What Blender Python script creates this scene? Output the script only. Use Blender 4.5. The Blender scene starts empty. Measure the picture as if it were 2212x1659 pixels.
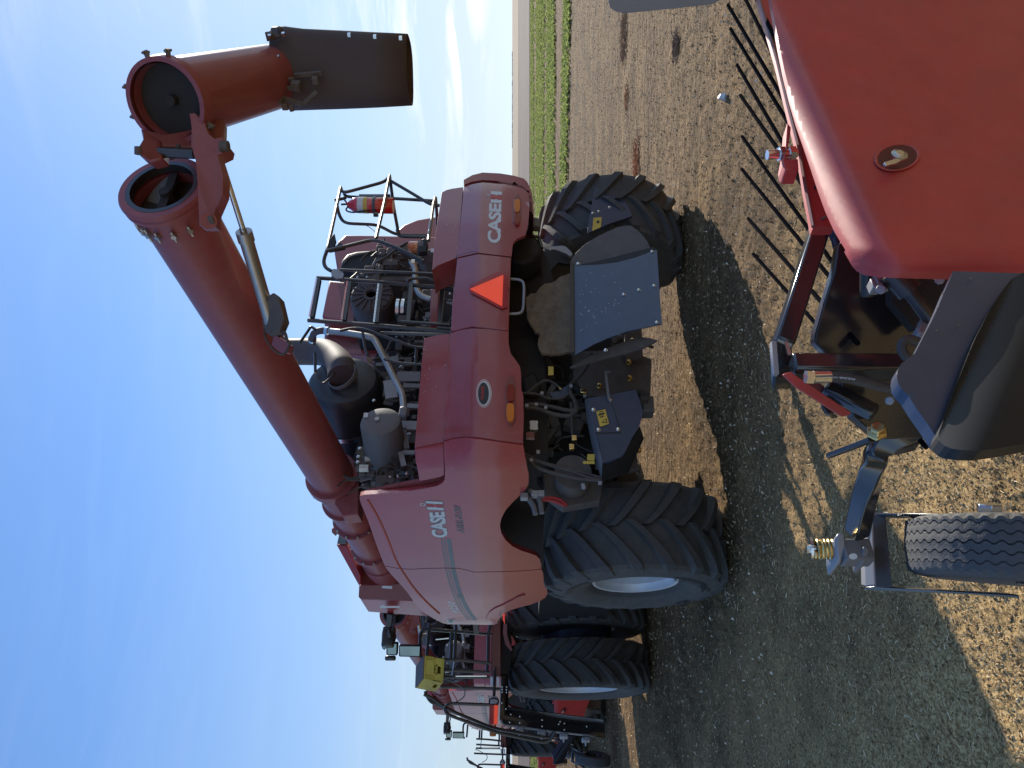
import bpy, bmesh, math, random
from mathutils import Vector, Matrix, noise
R = math.radians
rnd = random.Random(7)
scn = bpy.context.scene
COL = scn.collection
CAMH = 1.9; FPX = 1661.0          # eye height (m) and focal length for a 2212 px wide picture

# ---------------------------------------------------------------- survey helpers
# sightings are taken on crops of the photograph; each crop = (x0, y0, scale)
def crop(x0, y0, s):
    return lambda x, y: ((x0 + x*s)/1.8228, (y0 + y*s)/1.8228)
z1 = crop(400, 0, .6329);  z2 = crop(1100, 600, .5425); z3 = crop(1900, 600, .4973)
z4 = crop(1900, 1250, .4973); z5 = crop(1100, 1250, .4973); z6 = crop(1300, 1850, .4521)
z7 = crop(1950, 1850, .4521); z8 = crop(1450, 2274, .4521)
f1 = crop(2700, 0, .6027); f2 = crop(2800, 800, .557); f3 = crop(2800, 1400, .6028)
f6 = crop(0, 0, .9042); f7 = crop(1750, 2574, .2712); f8 = crop(1550, 2350, .2712)
def dd(x, y): return (x, y)
def L(c, *pts): return [c(*p) for p in pts]

class Frame:
    """a thing's own axes: +Y ahead, +X right, +Z up; sight lines are met with planes of the thing"""
    def __init__(s, ox, oy, th, oz=0):
        s.o = Vector((ox, oy, oz)); s.th = th
        s.m = Matrix.Translation(s.o) @ Matrix.Rotation(th, 4, 'Z'); s.i = s.m.inverted()
        s.cam = s.i @ Vector((0, 0, CAMH)); s.r = s.i.to_3x3()
    def ray(s, p): return s.r @ Vector(((829.5-p[1])/FPX, 1.0, (1106-p[0])/FPX))
    def D(s, p, y): return s.cam + s.ray(p)*y                 # at a distance from the eye
    def X(s, p, v): d = s.ray(p); return s.cam + d*((v-s.cam.x)/d.x)
    def Y(s, p, v): d = s.ray(p); return s.cam + d*((v-s.cam.y)/d.y)
    def Z(s, p, v): d = s.ray(p); return s.cam + d*((v-s.cam.z)/d.z)
    def l(s, w): return s.i @ Vector(w)
CF = Frame(-.09, 7.72, R(38))     # the big machine
HF = Frame(.2, 2.3, R(38))        # the pickup header in front

# ---------------------------------------------------------------- materials
def nodes(name):
    m = bpy.data.materials.new(name); m.use_nodes = True
    nt = m.node_tree; return m, nt, nt.nodes['Principled BSDF']
def N(nt, t, **kw):
    n = nt.nodes.new(t)
    for k, v in kw.items():
        if k in n.inputs: n.inputs[k].default_value = v
        else: setattr(n, k, v)
    return n
def ramp(nt, src, stops):
    r = nt.nodes.new('ShaderNodeValToRGB'); e = r.color_ramp.elements
    while len(e) < len(stops): e.new(.5)
    for i, (p, c) in enumerate(stops):
        e[i].position = p; e[i].color = (*c, 1) if len(c) == 3 else c
    nt.links.new(src, r.inputs[0]); return r
def mat(name, col, rough=.5, metal=0, coat=0, dust=None, damt=.5, dscale=3, bump=0, bscale=60, var=.12, emit=None, trans=0, up=.0, spec=.5):
    m, nt, b = nodes(name); lk = nt.links.new
    tc = N(nt, 'ShaderNodeTexCoord')
    n1 = N(nt, 'ShaderNodeTexNoise', Scale=dscale, Detail=8.0, Roughness=.62); lk(tc.outputs['Object'], n1.inputs['Vector'])
    c0 = tuple(x*(1-var) for x in col); c1 = tuple(min(1, x*(1+var)) for x in col)
    r1 = ramp(nt, n1.outputs['Fac'], [(.3, c0), (.7, c1)]); out = r1.outputs[0]
    rg = None
    if dust:
        n2 = N(nt, 'ShaderNodeTexNoise', Scale=dscale*2.3, Detail=10.0, Roughness=.7); lk(tc.outputs['Object'], n2.inputs['Vector'])
        r2 = ramp(nt, n2.outputs['Fac'], [(.35, (0, 0, 0)), (.75, (1, 1, 1))])
        mul = N(nt, 'ShaderNodeMath', operation='MULTIPLY_ADD'); lk(r2.outputs[0], mul.inputs[0])
        mul.inputs[1].default_value = damt*.6; mul.inputs[2].default_value = damt*.5
        fac = mul.outputs[0]
        if up:   # dust settles on upward faces
            g = N(nt, 'ShaderNodeNewGeometry'); sp = N(nt, 'ShaderNodeSeparateXYZ'); lk(g.outputs['Normal'], sp.inputs[0])
            mu = N(nt, 'ShaderNodeMath', operation='MULTIPLY_ADD', use_clamp=True); lk(sp.outputs['Z'], mu.inputs[0]); mu.inputs[1].default_value = up
            lk(fac, mu.inputs[2]); fac = mu.outputs[0]
        mx = N(nt, 'ShaderNodeMix', data_type='RGBA'); lk(fac, mx.inputs['Factor']); lk(out, mx.inputs[6]); mx.inputs[7].default_value = (*dust, 1)
        out = mx.outputs[2]
        rr = N(nt, 'ShaderNodeMath', operation='MULTIPLY_ADD', use_clamp=True); lk(fac, rr.inputs[0]); rr.inputs[1].default_value = .5; rr.inputs[2].default_value = rough
        lk(rr.outputs[0], b.inputs['Roughness'])
    else: b.inputs['Roughness'].default_value = rough
    lk(out, b.inputs['Base Color'])
    b.inputs['Metallic'].default_value = metal
    b.inputs['Coat Weight'].default_value = coat; b.inputs['Coat Roughness'].default_value = .12
    b.inputs['Specular IOR Level'].default_value = spec
    b.inputs['Transmission Weight'].default_value = trans
    if bump:
        n3 = N(nt, 'ShaderNodeTexNoise', Scale=bscale, Detail=6.0); lk(tc.outputs['Object'], n3.inputs['Vector'])
        bp = N(nt, 'ShaderNodeBump', Strength=bump, Distance=.01); lk(n3.outputs['Fac'], bp.inputs['Height']); lk(bp.outputs[0], b.inputs['Normal'])
    if emit:
        b.inputs['Emission Color'].default_value = (*emit[:3], 1); b.inputs['Emission Strength'].default_value = emit[3]
    return m
DUST = (.30, .235, .18)
M = dict(
 red=mat('red_paint', (.30, .012, .016), .30, coat=.5, dust=(.33, .20, .17), damt=.30, dscale=1.6),
 sidered=mat('side_red_paint', (.36, .022, .026), .24, coat=.5, dust=(.36, .17, .14), damt=.20, dscale=1.2, bump=.12, bscale=7),  # dust mix here paints in the pinkish reflections and glare
 augred=mat('auger_red_paint', (.25, .024, .030), .42, coat=.2, dust=(.28, .15, .14), damt=.42, dscale=5, bump=.06, bscale=8),
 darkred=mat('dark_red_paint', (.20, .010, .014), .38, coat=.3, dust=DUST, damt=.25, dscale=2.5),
 hdred=mat('header_red_paint', (.47, .019, .015), .42, coat=.15, dust=(.38, .22, .17), damt=.17, dscale=7, bump=.05, bscale=9),
 black=mat('black_paint', (.012, .012, .013), .30, coat=.3, dust=DUST, damt=.12, dscale=4),
 gblack=mat('gloss_black_paint', (.010, .010, .011), .16, coat=.8, dust=DUST, damt=.08, dscale=3),
 dblack=mat('dusty_black_metal', (.022, .021, .021), .55, dust=DUST, damt=.38, dscale=3, bump=.2),
 plastic=mat('black_plastic', (.013, .014, .016), .55, spec=.3, dust=DUST, damt=.05, dscale=3, bump=.05, bscale=300),
 bluep=mat('sky_tinted_black_sheet', (.015, .030, .068), .30, coat=.2, dust=(.32, .32, .32), damt=.10, dscale=5),  # black sheet, blue of the reflected sky put into its colour
 rubber=mat('tyre_rubber', (.022, .023, .026), .60, dust=(.15, .135, .11), damt=.48, dscale=4, bump=.25, bscale=90),
 rubberl=mat('dusty_tyre_wall', (.028, .028, .028), .7, dust=(.17, .155, .13), damt=.7, dscale=6, bump=.3, bscale=120),
 rim=mat('silver_rim', (.66, .67, .67), .42, metal=.3, dust=(.4, .36, .3), damt=.15),
 steel=mat('bare_steel', (.50, .47, .42), .30, metal=.9, dust=(.35, .28, .2), damt=.35, dscale=6),
 chrome=mat('zinc_steel', (.68, .68, .66), .22, metal=1),
 zinc=mat('yellow_zinc', (.66, .50, .22), .25, metal=1),
 grey=mat('grey_metal', (.16, .165, .17), .45, metal=.2, dust=DUST, damt=.25),
 lgrey=mat('light_grey_metal', (.30, .31, .33), .4, metal=.4, dust=DUST, damt=.2),
 muff=mat('grey_muffler', (.12, .125, .13), .6, metal=.2, dust=(.3, .27, .23), damt=.4, bump=.2),
 canister=mat('dark_canister', (.012, .017, .024), .38, dust=DUST, damt=.08, dscale=2),
 duct=mat('brown_grey_duct', (.055, .042, .045), .6, dust=DUST, damt=.15),
 straw=mat('chaff_dusted_sheet', (.36, .27, .19), .95, dust=(.13, .095, .065), damt=.9, dscale=5, bump=1, bscale=40),
 white=mat('white_decal', (.62, .64, .62), .4), silver=mat('silver_decal', (.55, .55, .52), .4, metal=.2),
 dgrey=mat('grey_decal', (.13, .14, .14), .4), blackd=mat('black_decal', (.02, .02, .022), .4),
 redd=mat('red_decal', (.45, .03, .03), .4), yellow=mat('yellow_decal', (.62, .42, .06), .5),
 orange=mat('fluorescent_orange', (.90, .085, .035), .5, var=.04, emit=(.9, .08, .03, .18)), reflect=mat('red_reflector', (.38, .015, .02), .3, var=.05),  # faint emission put into the orange makes it glow; no lamp
 amber=mat('amber_lens', (.65, .17, .02), .12, coat=1, var=.2), redlens=mat('red_lens', (.22, .01, .012), .1, coat=1),
 clear=mat('clear_lens', (.65, .65, .63), .15, coat=1), ext=mat('extinguisher_red', (.60, .02, .012), .2, coat=.8),
 crate=mat('yellow_plastic', (.62, .47, .035), .5, dust=(.2, .17, .1), damt=.3, dscale=8), lid=mat('grey_board', (.10, .085, .09), .7, dust=DUST, damt=.3),
 mirror=mat('mirror_glass', (.22, .26, .24), .10, metal=1), glass=mat('dark_glass', (.02, .03, .035), .05, coat=1),
 hose=mat('black_hose', (.014, .014, .015), .45, dust=DUST, damt=.25, dscale=10), redhose=mat('red_hose', (.35, .02, .015), .5),
 shield=mat('moulded_black', (.007, .009, .010), .42, spec=.3, dust=DUST, damt=.03),
 tine=mat('dark_tine', (.010, .010, .011), 1.0, spec=0),
 spout=mat('spout_rubber', (.045, .028, .024), .6, dust=(.14, .10, .08), damt=.3),
 recess=mat('recess_shade_red', (.10, .008, .008), .5),  # header red darkened for the shade inside the knob recess
 hole=mat('dark_interior', (.012, .010, .010), .7, dust=(.06, .05, .04), damt=.5, dscale=8),  # deep shade of cavities and open tube ends put into the colour
)

# ---------------------------------------------------------------- mesh builder
SPLIT = {'frame_rail', 'engine_parts', 'engine_hoses', 'engine_bolts', 'engine_brackets', 'tube_flange', 'spout_linkage', 'hose_fitting', 'pipe_clamp', 'muffler_strap', 'sensor_bottle', 'valve', 'pivot_bolt', 'bolt', 'fitting', 'panel_seal', 'hinge_block', 'corner_plate', 'bracket', 'wiring', 'straw_scrap', 'cover_bolt', 'shroud_rib'}
class MB:
    def __init__(s): s.v = []; s.f = []; s.seg = []
    def add(s, vs, fs):
        s.seg.append((list(vs), [list(f) for f in fs])); n = len(s.v); s.v += [Vector(v) for v in vs]; s.f += [[i+n for i in f] for f in fs]; return s
    def box(s, c, size, rot=None, ax=None):
        c = Vector(c); h = Vector(size)/2; vs = []
        for k in range(8):
            p = Vector(((1 if k & 1 else -1)*h.x, (1 if k & 2 else -1)*h.y, (1 if k & 4 else -1)*h.z))
            if ax: p = ax[0]*p.x + ax[1]*p.y + ax[2]*p.z
            elif rot: p = rot @ p
            vs.append(c+p)
        return s.add(vs, [(0, 2, 3, 1), (4, 5, 7, 6), (0, 1, 5, 4), (2, 6, 7, 3), (0, 4, 6, 2), (1, 3, 7, 5)])
    def beam(s, a, b, w, h, up=(0, 0, 1)):
        a = Vector(a); b = Vector(b); d = (b-a); ln = d.length; d.normalize(); u = Vector(up)
        if abs(d.dot(u)) > .98: u = Vector((0, 1, 0))
        x = d.cross(u).normalized(); z = x.cross(d).normalized()
        return s.box((a+b)/2, (w, ln, h), ax=(x, d, z))
    def tube(s, pts, r, n=10, cap=True, closed=False):
        pts = [Vector(p) for p in pts]; m = len(pts); vs = []; fs = []
        rs = r if isinstance(r, (list, tuple)) else [r]*m
        ref = None
        for i, p in enumerate(pts):
            if closed: t = (pts[(i+1) % m]-pts[i-1])
            else: t = (pts[min(i+1, m-1)]-pts[max(i-1, 0)])
            t.normalize()
            if ref is None:
                ref = t.orthogonal().normalized()
            else:
                ref = (ref - t*ref.dot(t)).normalized()
            b = t.cross(ref)
            for k in range(n):
                a = 2*math.pi*k/n; vs.append(p+(ref*math.cos(a)+b*math.sin(a))*rs[i])
        for i in range(m if closed else m-1):
            j = (i+1) % m
            for k in range(n): k2 = (k+1) % n; fs.append((i*n+k, i*n+k2, j*n+k2, j*n+k))
        if cap and not closed: fs += [tuple(range(n))[::-1], tuple((m-1)*n+k for k in range(n))]
        return s.add(vs, fs)
    def lathe(s, prof, o, d, n=32, close=False):
        """prof: (distance along d, radius)"""
        o = Vector(o); d = Vector(d).normalized(); u = d.orthogonal().normalized(); w = d.cross(u); vs = []; fs = []; m = len(prof)
        for (t, r) in prof:
            for k in range(n):
                a = 2*math.pi*k/n; vs.append(o+d*t+(u*math.cos(a)+w*math.sin(a))*max(r, 1e-4))
        for i in range(m if close else m-1):
            j = (i+1) % m
            for k in range(n): k2 = (k+1) % n; fs.append((i*n+k, j*n+k, j*n+k2, i*n+k2))
        return s.add(vs, fs)
    def cyl(s, a, b, r, n=16): 
        a = Vector(a); b = Vector(b); l_ = (b-a).length
        return s.lathe([(0, 0), (0, r), (l_, r), (l_, 0)], a, b-a, n)
    def prism(s, poly, off):
        poly = [Vector(p) for p in poly]; off = Vector(off); n = len(poly)
        return s.add(poly+[p+off for p in poly], [tuple(range(n)), tuple(range(2*n-1, n-1, -1))]+[(i, i+n, (i+1) % n+n, (i+1) % n) for i in range(n)])
    def bolt(s, p, d, r=.014, h=.012): 
        p = Vector(p); d = Vector(d).normalized(); return s.lathe([(0, r*1.25), (h*.3, r*1.25), (h*.3, r), (h, r*.9), (h*1.2, 0)], p, d, 8)
    def out(s, name, m, parent=None, bevel=0, ang=35, loc=None, seg=2):
        if name in SPLIT and len(s.seg) > 1:      # every piece an object of its own
            for vs, fs in s.seg: o = MB().add(vs, fs).out(name, m, parent, bevel, ang, loc, seg)
            return o
        me = bpy.data.meshes.new(name); me.from_pydata([tuple(v) for v in s.v], [], s.f)
        bm = bmesh.new(); bm.from_mesh(me); bmesh.ops.recalc_face_normals(bm, faces=bm.faces); bm.to_mesh(me); bm.free()
        for p in me.polygons: p.use_smooth = True
        me.set_sharp_from_angle(angle=R(ang))
        ms = m if isinstance(m, list) else [m]
        for q in ms: me.materials.append(M[q])
        o = bpy.data.objects.new(name, me); COL.objects.link(o)
        if parent: o.parent = parent
        if loc: o.location = loc
        if bevel:
            b = o.modifiers.new('edge', 'BEVEL'); b.width = bevel; b.segments = seg; b.limit_method = 'ANGLE'; b.angle_limit = R(50)
        return o
def arc(pts, n=6):
    """round the corners of a polyline"""
    pts = [Vector(p) for p in pts]; o = [pts[0]]
    for i in range(1, len(pts)-1):
        a, p, b = pts[i-1], pts[i], pts[i+1]
        la = min((a-p).length*.45, .09); lb = min((b-p).length*.45, .09)
        q0 = p+(a-p).normalized()*la; q1 = p+(b-p).normalized()*lb
        for k in range(n+1):
            t = k/n; o.append(q0*(1-t)**2+p*2*t*(1-t)+q1*t*t)
    o.append(pts[-1]); return o
def cat(pts, n=8):
    pts = [Vector(p) for p in pts]; q = [pts[0]*2-pts[1]]+pts+[pts[-1]*2-pts[-2]]; o = []
    for i in range(1, len(q)-2):
        for k in range(n):
            t = k/n; a, b, c, d = q[i-1:i+3]
            o.append(.5*((2*b)+(c-a)*t+(2*a-5*b+4*c-d)*t*t+(3*b-a-3*c+d)*t**3))
    o.append(pts[-1]); return o

def empty(name, loc, label=None, cat_=None, rz=0, group=None):
    o = bpy.data.objects.new(name, None); COL.objects.link(o); o.location = loc; o.rotation_euler = (0, 0, rz)
    o.empty_display_size = .2; tag(o, label, cat_, group); return o
def tag(o, label=None, cat_=None, group=None, kind=None):
    if label: o['label'] = label
    if cat_: o['category'] = cat_
    if group: o['group'] = group
    if kind: o['kind'] = kind
    return o

def cut(poly, cell):
    """flat outline cut into a grid; returns verts(2D), faces"""
    bm = bmesh.new(); f = bm.faces.new([bm.verts.new((p[0], p[1], 0)) for p in poly])
    bmesh.ops.triangulate(bm, faces=bm.faces[:])
    for ax in (0, 1):
        lo = min(p[ax] for p in poly); hi = max(p[ax] for p in poly); k = int((hi-lo)/cell)
        for i in range(1, k+1):
            c = lo+(hi-lo)*i/(k+1); co = [0, 0, 0]; co[ax] = c; no = [0, 0, 0]; no[ax] = 1
            bmesh.ops.bisect_plane(bm, geom=bm.verts[:]+bm.edges[:]+bm.faces[:], plane_co=co, plane_no=no, dist=1e-4)
    bmesh.ops.remove_doubles(bm, verts=bm.verts[:], dist=.05)
    vs = [tuple(v.co.xy) for v in bm.verts]; bm.verts.index_update(); fs = [[v.index for v in f.verts] for f in bm.faces]
    bd = [(e.verts[0].index, e.verts[1].index) for e in bm.edges if len(e.link_faces) == 1]; bm.free(); return vs, fs, bd
def panel(mb, poly, surf, back=(0, .03, 0), cell=14, warp=None):
    vs, fs, bd = cut(poly, cell); n = len(vs); back = Vector(back)
    F = [surf(v) for v in vs]
    if warp: F = [p+warp(p) for p in F]
    mb.add(F+[p+back for p in F], fs+[[i+n for i in f[::-1]] for f in fs]+[[a, b, b+n, a+n] for a, b in bd]); return mb
def flatpanel(mb, pts, off): return mb.prism(pts, off)

def textmesh(txt, bold=.0, shear=0, space=1.0):
    c = bpy.data.curves.new('lettering', 'FONT'); c.body = txt; c.offset = bold; c.shear = shear; c.space_character = space; c.resolution_u = 3
    o = bpy.data.objects.new('lettering', c); COL.objects.link(o); dg = bpy.context.evaluated_depsgraph_get(); dg.update()
    me = bpy.data.meshes.new_from_object(o.evaluated_get(dg)); vs = [v.co.copy() for v in me.vertices]; fs = [list(p.vertices) for p in me.polygons]
    bpy.data.objects.remove(o); bpy.data.meshes.remove(me)
    x0 = min(v.x for v in vs); x1 = max(v.x for v in vs); y0 = min(v.y for v in vs); y1 = max(v.y for v in vs)
    return [((v.x-x0)/(x1-x0), (v.y-y0)/(y1-y0)) for v in vs], fs
def quad(q):   # q: baseline-left, baseline-right, top-right, top-left
    def g(u, v):
        return tuple((q[0][i]*(1-u)+q[1][i]*u)*(1-v)+(q[3][i]*(1-u)+q[2][i]*u)*v for i in (0, 1))
    return g
def letters(mb, txt, q, surf, bold=.0, shear=0, space=1.0):
    vs, fs = textmesh(txt, bold, shear, space); g = quad(q); return mb.add([surf(g(*v)) for v in vs], fs)
def patch(mb, q, uv, surf):   # flat mark given in the unit square of quad q
    g = quad(q); return mb.add([surf(g(*p)) for p in uv], [tuple(range(len(uv)))])
# ================================================================ THE COMBINE
PLAN = [(2.9, -1.0), (1.75, -1.28), (1.50, -1.37), (.85, -1.47), (0, -1.52), (-.85, -1.47), (-1.44, -1.37), (-1.53, -1.30), (-1.585, -1.18),
        (-1.63, -.6), (-1.68, .2), (-1.71, 1.0), (-1.69, 1.7), (-1.62, 2.1), (-1.45, 2.5), (-1.0, 3.0)]
def plan_hit(p, o, d):
    best = None
    for i in range(len(PLAN)-1):
        a = Vector(PLAN[i]); b = Vector(PLAN[i+1]); e = b-a
        den = d.x*e.y-d.y*e.x
        if abs(den) < 1e-9: continue
        w = a-o.xy; t = (w.x*e.y-w.y*e.x)/den; s = (w.x*d.y-w.y*d.x)/den
        lo = -3 if i == 0 else -.001; hi = 3 if i == len(PLAN)-2 else 1.001
        if t > 0 and lo <= s <= hi and (best is None or t < best[0]): best = (t, i, s)
    return best
def skin(extra=0, lean=1):
    def f(p):
        d = CF.ray(p); t, i, s = plan_hit(p, CF.cam, d)
        q = CF.cam+d*t
        c = (i+s)
        rear = .42 if c < 6.2 else (.14 if c > 8 else .42-(c-6.2)/1.8*.28)
        z = q.z; ins = max(0, min(z, 2.38)-2.2)*rear*1.6*lean+max(0, z-2.38)*.18*lean+max(0, 1.98-z)*.10
        return q+d*((ins+extra)/d.xy.length)
    return f
S = skin()
def YP(v): return lambda p: CF.Y(p, v)
def XP(v): return lambda p: CF.X(p, v)

def tyre_mesh(name, R0, W, rim_r, nl=18, lug=.062, parent=None, mirror=1):
    """agricultural tyre, axis along local X: carcass and chevron lugs in one mesh"""
    mb = MB(); h = W/2
    prof = [(-h*.70, rim_r), (-h*.86, rim_r+.05), (-h*.99, rim_r+(R0-rim_r)*.42), (-h*1.0, R0-.17), (-h*.93, R0-.085), (-h*.84, R0-lug-.012), (-h*.5, R0-lug+.004), (0, R0-lug+.01),
            (h*.5, R0-lug+.004), (h*.84, R0-lug-.012), (h*.93, R0-.085), (h*1.0, R0-.17), (h*.99, rim_r+(R0-rim_r)*.42), (h*.86, rim_r+.05), (h*.70, rim_r)]
    mb.lathe(prof, (0, 0, 0), (1, 0, 0), 72)
    def P(x, rr, a): return Vector((x, -math.sin(a)*rr, math.cos(a)*rr))
    for side in (-1, 1):
        for i in range(nl):
            a0 = 2*math.pi*(i+(0 if side < 0 else .5))/nl; da = 2*math.pi/nl*1.18
            K = 9; rows = []
            for k in range(K):
                t = k/(K-1)
                if t < .8:
                    u = t/.8; x = h*(-.05+u*.99); a = a0+mirror*da*(u**.82)*(1.0)
                    top = R0-.004*(1-u)-.030*max(0, (u-.75)/.25)**2; bot = R0-lug-.03; wd = .040+.016*u
                else:
                    u = (t-.8)/.2; x = h*(.94+.07*u); a = a0+mirror*da*(1+.05*u); top = R0-.034-.115*u; bot = top-.09; wd = .056-.016*u
                wa = wd/R0
                xi = x*(1 if t < .8 else 1)
                bx = x-(.05 if t > .8 else 0)
                rows.append([P(side*xi, top, a-wa*.78), P(side*xi, top, a+wa*.78), P(side*bx, bot, a+wa*1.35), P(side*bx, bot, a-wa*1.35)])
            n = len(mb.v); vs = [p for r in rows for p in r]; fs = []
            for k in range(K-1):
                for j in range(4): j2 = (j+1) % 4; fs.append((k*4+j, k*4+j2, (k+1)*4+j2, (k+1)*4+j))
            fs += [(0, 1, 2, 3), ((K-1)*4+3, (K-1)*4+2, (K-1)*4+1, (K-1)*4)]
            mb.add(vs, fs)
    o = mb.out(name, ['rubber', 'rubberl'], parent, ang=32)
    for p in o.data.polygons:
        c = p.center; rr = math.hypot(c.y, c.z)
        if abs(c.x) > h*.86 and rr < R0-.05: p.material_index = 1
    return o
def rim_mesh(name, rim_r, W, parent, loc, rz=0, side=-1):
    mb = MB(); h = W/2*.74; s = side
    prof = [(s*h, rim_r+.012), (s*(h+.012), rim_r+.004), (s*(h+.008), rim_r-.018), (s*(h-.03), rim_r-.028), (s*(h-.055), rim_r-.05), (s*(h-.13), rim_r-.06), (s*(h-.15), rim_r-.10), (s*(h-.28), rim_r-.11),
            (s*.02, rim_r-.11), (s*.0, rim_r*.55), (s*.08, rim_r*.50), (s*.10, .12), (s*.14, .11), (s*.15, 0)]
    mb.lathe(prof, (0, 0, 0), (1, 0, 0), 64)
    for k in range(10):
        a = k*math.pi/5; mb.cyl((s*.0, .19*math.cos(a), .19*math.sin(a)), (s*.125, .19*math.cos(a), .19*math.sin(a)), .017, 6)
    o = mb.out(name, 'rim', parent, ang=30); o.location = loc; o.rotation_euler = (0, 0, rz)
    v = MB().box((s*(h-.16), rim_r*0+.0, rim_r-.125), (.04, .035, .05)).cyl((s*(h-.17), 0, rim_r-.13), (s*(h-.1), 0, rim_r-.15), .008, 6).out('tyre_valve', 'chrome', o)
    return o
def wheel(parent, loc, R0, W, rr, rz=0, nl=19, side=-1):
    w = rim_mesh('wheel', rr, W, parent, loc, rz, side)
    tyre_mesh('tyre', R0, W, rr, nl, parent=w); return w

C = empty('combine_harvester', CF.o, 'nearest red combine harvester, its folded unloading auger overhead and orange triangle on its rear hood', 'combine harvester', CF.th, 'combine harvesters parked in the field')
def o_(mb, name, m, parent=None, **k): return mb.out(name, m, parent or C, **k)

# ---- rear hood -------------------------------------------------------------
right_poly = L(z2, (1340, 240), (1475, 218), (1640, 232), (1770, 262), (1812, 300), (1815, 400), (1806, 520), (1785, 600), (1720, 628), (1695, 660), (1685, 755), (1560, 742), (1440, 727), (1290, 762))
p = panel(MB(), right_poly, S); h_r = o_(p, 'rear_hood_panel', 'red', bevel=.008)
mid_poly = L(z2, (1290, 770), (1440, 736), (1560, 748), (1682, 764), (1672, 1030), (1665, 1293), (1540, 1278), (1400, 1263), (1245, 1300), (1255, 1100))
h_m = o_(panel(MB(), mid_poly, S), 'rear_hood_panel', 'red', bevel=.008)
left_poly = L(z5, (1352, 125), (1440, 98), (1525, 86), (1640, 90), (1815, 110), (1816, 210), (1832, 285), (1870, 335), (1905, 385), (1914, 450), (1916, 570), (1932, 620), (1935, 800), (1928, 995), (1760, 975), (1600, 950), (1478, 938), (1390, 948), (1302, 972), (1322, 560))
h_l = o_(panel(MB(), left_poly, S), 'rear_hood_panel', 'red', bevel=.008)
# wrap of the right corner, upper boxes
S2 = skin(-.01)
wrap = L(z2, (1340, 235), (1337, 200), (1400, 165), (1475, 146), (1600, 152), (1700, 168), (1775, 190), (1800, 215), (1830, 280), (1843, 360), (1845, 455), (1836, 440), (1828, 330), (1805, 282), (1770, 246), (1700, 226), (1580, 206), (1475, 200), (1400, 212))
o_(panel(MB(), wrap, lambda q: CF.Y(q, -1.30), back=(-.02, .35, 0)), 'corner_trim', 'red', bevel=.01)
o_(panel(MB(), L(z2, (1355, 238), (1475, 204), (1580, 210), (1700, 230), (1768, 252), (1800, 290), (1780, 300), (1700, 260), (1475, 240), (1350, 262)), lambda q: CF.Y(q, -1.26), back=(0, .2, 0)), 'corner_seal', 'black')
box_r = L(z2, (1180, 290), (1215, 272), (1260, 262), (1333, 252), (1326, 340), (1312, 520), (1292, 762), (1200, 800), (1150, 820), (1108, 855), (1128, 640), (1150, 480))
S3 = skin(.02)
o_(panel(MB(), box_r, S3, back=(0, .30, -.01)), 'rear_hood_box', 'red', bevel=.02)
box_l = L(z5, (1145, 172), (1160, 160), (1240, 142), (1346, 128), (1340, 260), (1325, 540), (1312, 780), (1300, 985), (1180, 1008), (1080, 1030), (1072, 1024), (1082, 900), (1110, 560), (1130, 330))
o_(panel(MB(), box_l, S3, back=(0, .30, -.01)), 'rear_hood_box', 'red', bevel=.02)
box_w = L(z5, (1072, 1040), (1180, 1018), (1300, 1000), (1306, 1180), (1304, 1248), (1270, 1265), (1180, 1285), (1108, 1296), (1098, 1230), (1078, 1130))
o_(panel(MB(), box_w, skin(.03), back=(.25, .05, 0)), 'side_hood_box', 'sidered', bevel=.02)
# rubber seams between panels
mb = MB()
for a in (L(z2, (1290, 766), (1440, 731), (1560, 745), (1684, 760)), L(z2, (1245, 1303), (1400, 1267), (1540, 1282), (1665, 1298)), L(z5, (1302, 978), (1390, 955), (1478, 946), (1600, 958), (1760, 983), (1930, 1004))):
    mb.tube([skin(.035)(q) for q in cat([(*q, 0) for q in a], 5)], .022, 6)
o_(mb, 'panel_seal', 'black')

# ---- side shield ------------------------------------------------------------
side_a = L(z5, (1304, 985), (1390, 962), (1478, 953), (1600, 966), (1760, 990), (1930, 1012), (1942, 1080), (1958, 1170), (1972, 1230), (1975, 1262)) + \
  L(z6, (1728, 120), (1712, 160), (1650, 225), (1590, 282), (1530, 350), (1492, 420), (1478, 480), (1490, 550), (1530, 615), (1590, 668), (1670, 706), (1740, 728), (1795, 748), (1825, 775), (1838, 820), (1840, 862),
    (1700, 876), (1500, 884), (1255, 888), (1180, 868), (1110, 854), (1000, 853), (850, 855), (700, 864), (580, 855), (475, 833), (440, 750), (395, 630), (340, 470), (300, 370), (268, 295), (256, 250), (258, 228), (300, 216), (500, 205), (700, 183), (850, 158), (930, 140), (975, 118), (996, 90), (1000, 50))
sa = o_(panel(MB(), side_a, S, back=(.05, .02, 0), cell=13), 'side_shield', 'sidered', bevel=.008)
side_b = L(z6, (475, 838), (580, 860), (700, 869), (850, 860), (1000, 858), (1110, 859), (1180, 873), (1255, 893), (1500, 889), (1700, 881), (1842, 867), (1862, 920), (1885, 985), (1896, 1040), (1893, 1080), (1872, 1115), (1830, 1142), (1740, 1176), (1650, 1198), (1570, 1222), (1510, 1252), (1475, 1290), (1455, 1335), (1430, 1350), (1370, 1350),
   (1200, 1347), (1020, 1345), (980, 1335), (930, 1312), (860, 1272), (790, 1225), (730, 1150), (670, 1065), (600, 985), (530, 910))
sb = o_(panel(MB(), side_b, S, back=(.05, .02, 0), cell=13), 'side_shield', 'sidered', bevel=.008)
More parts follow.
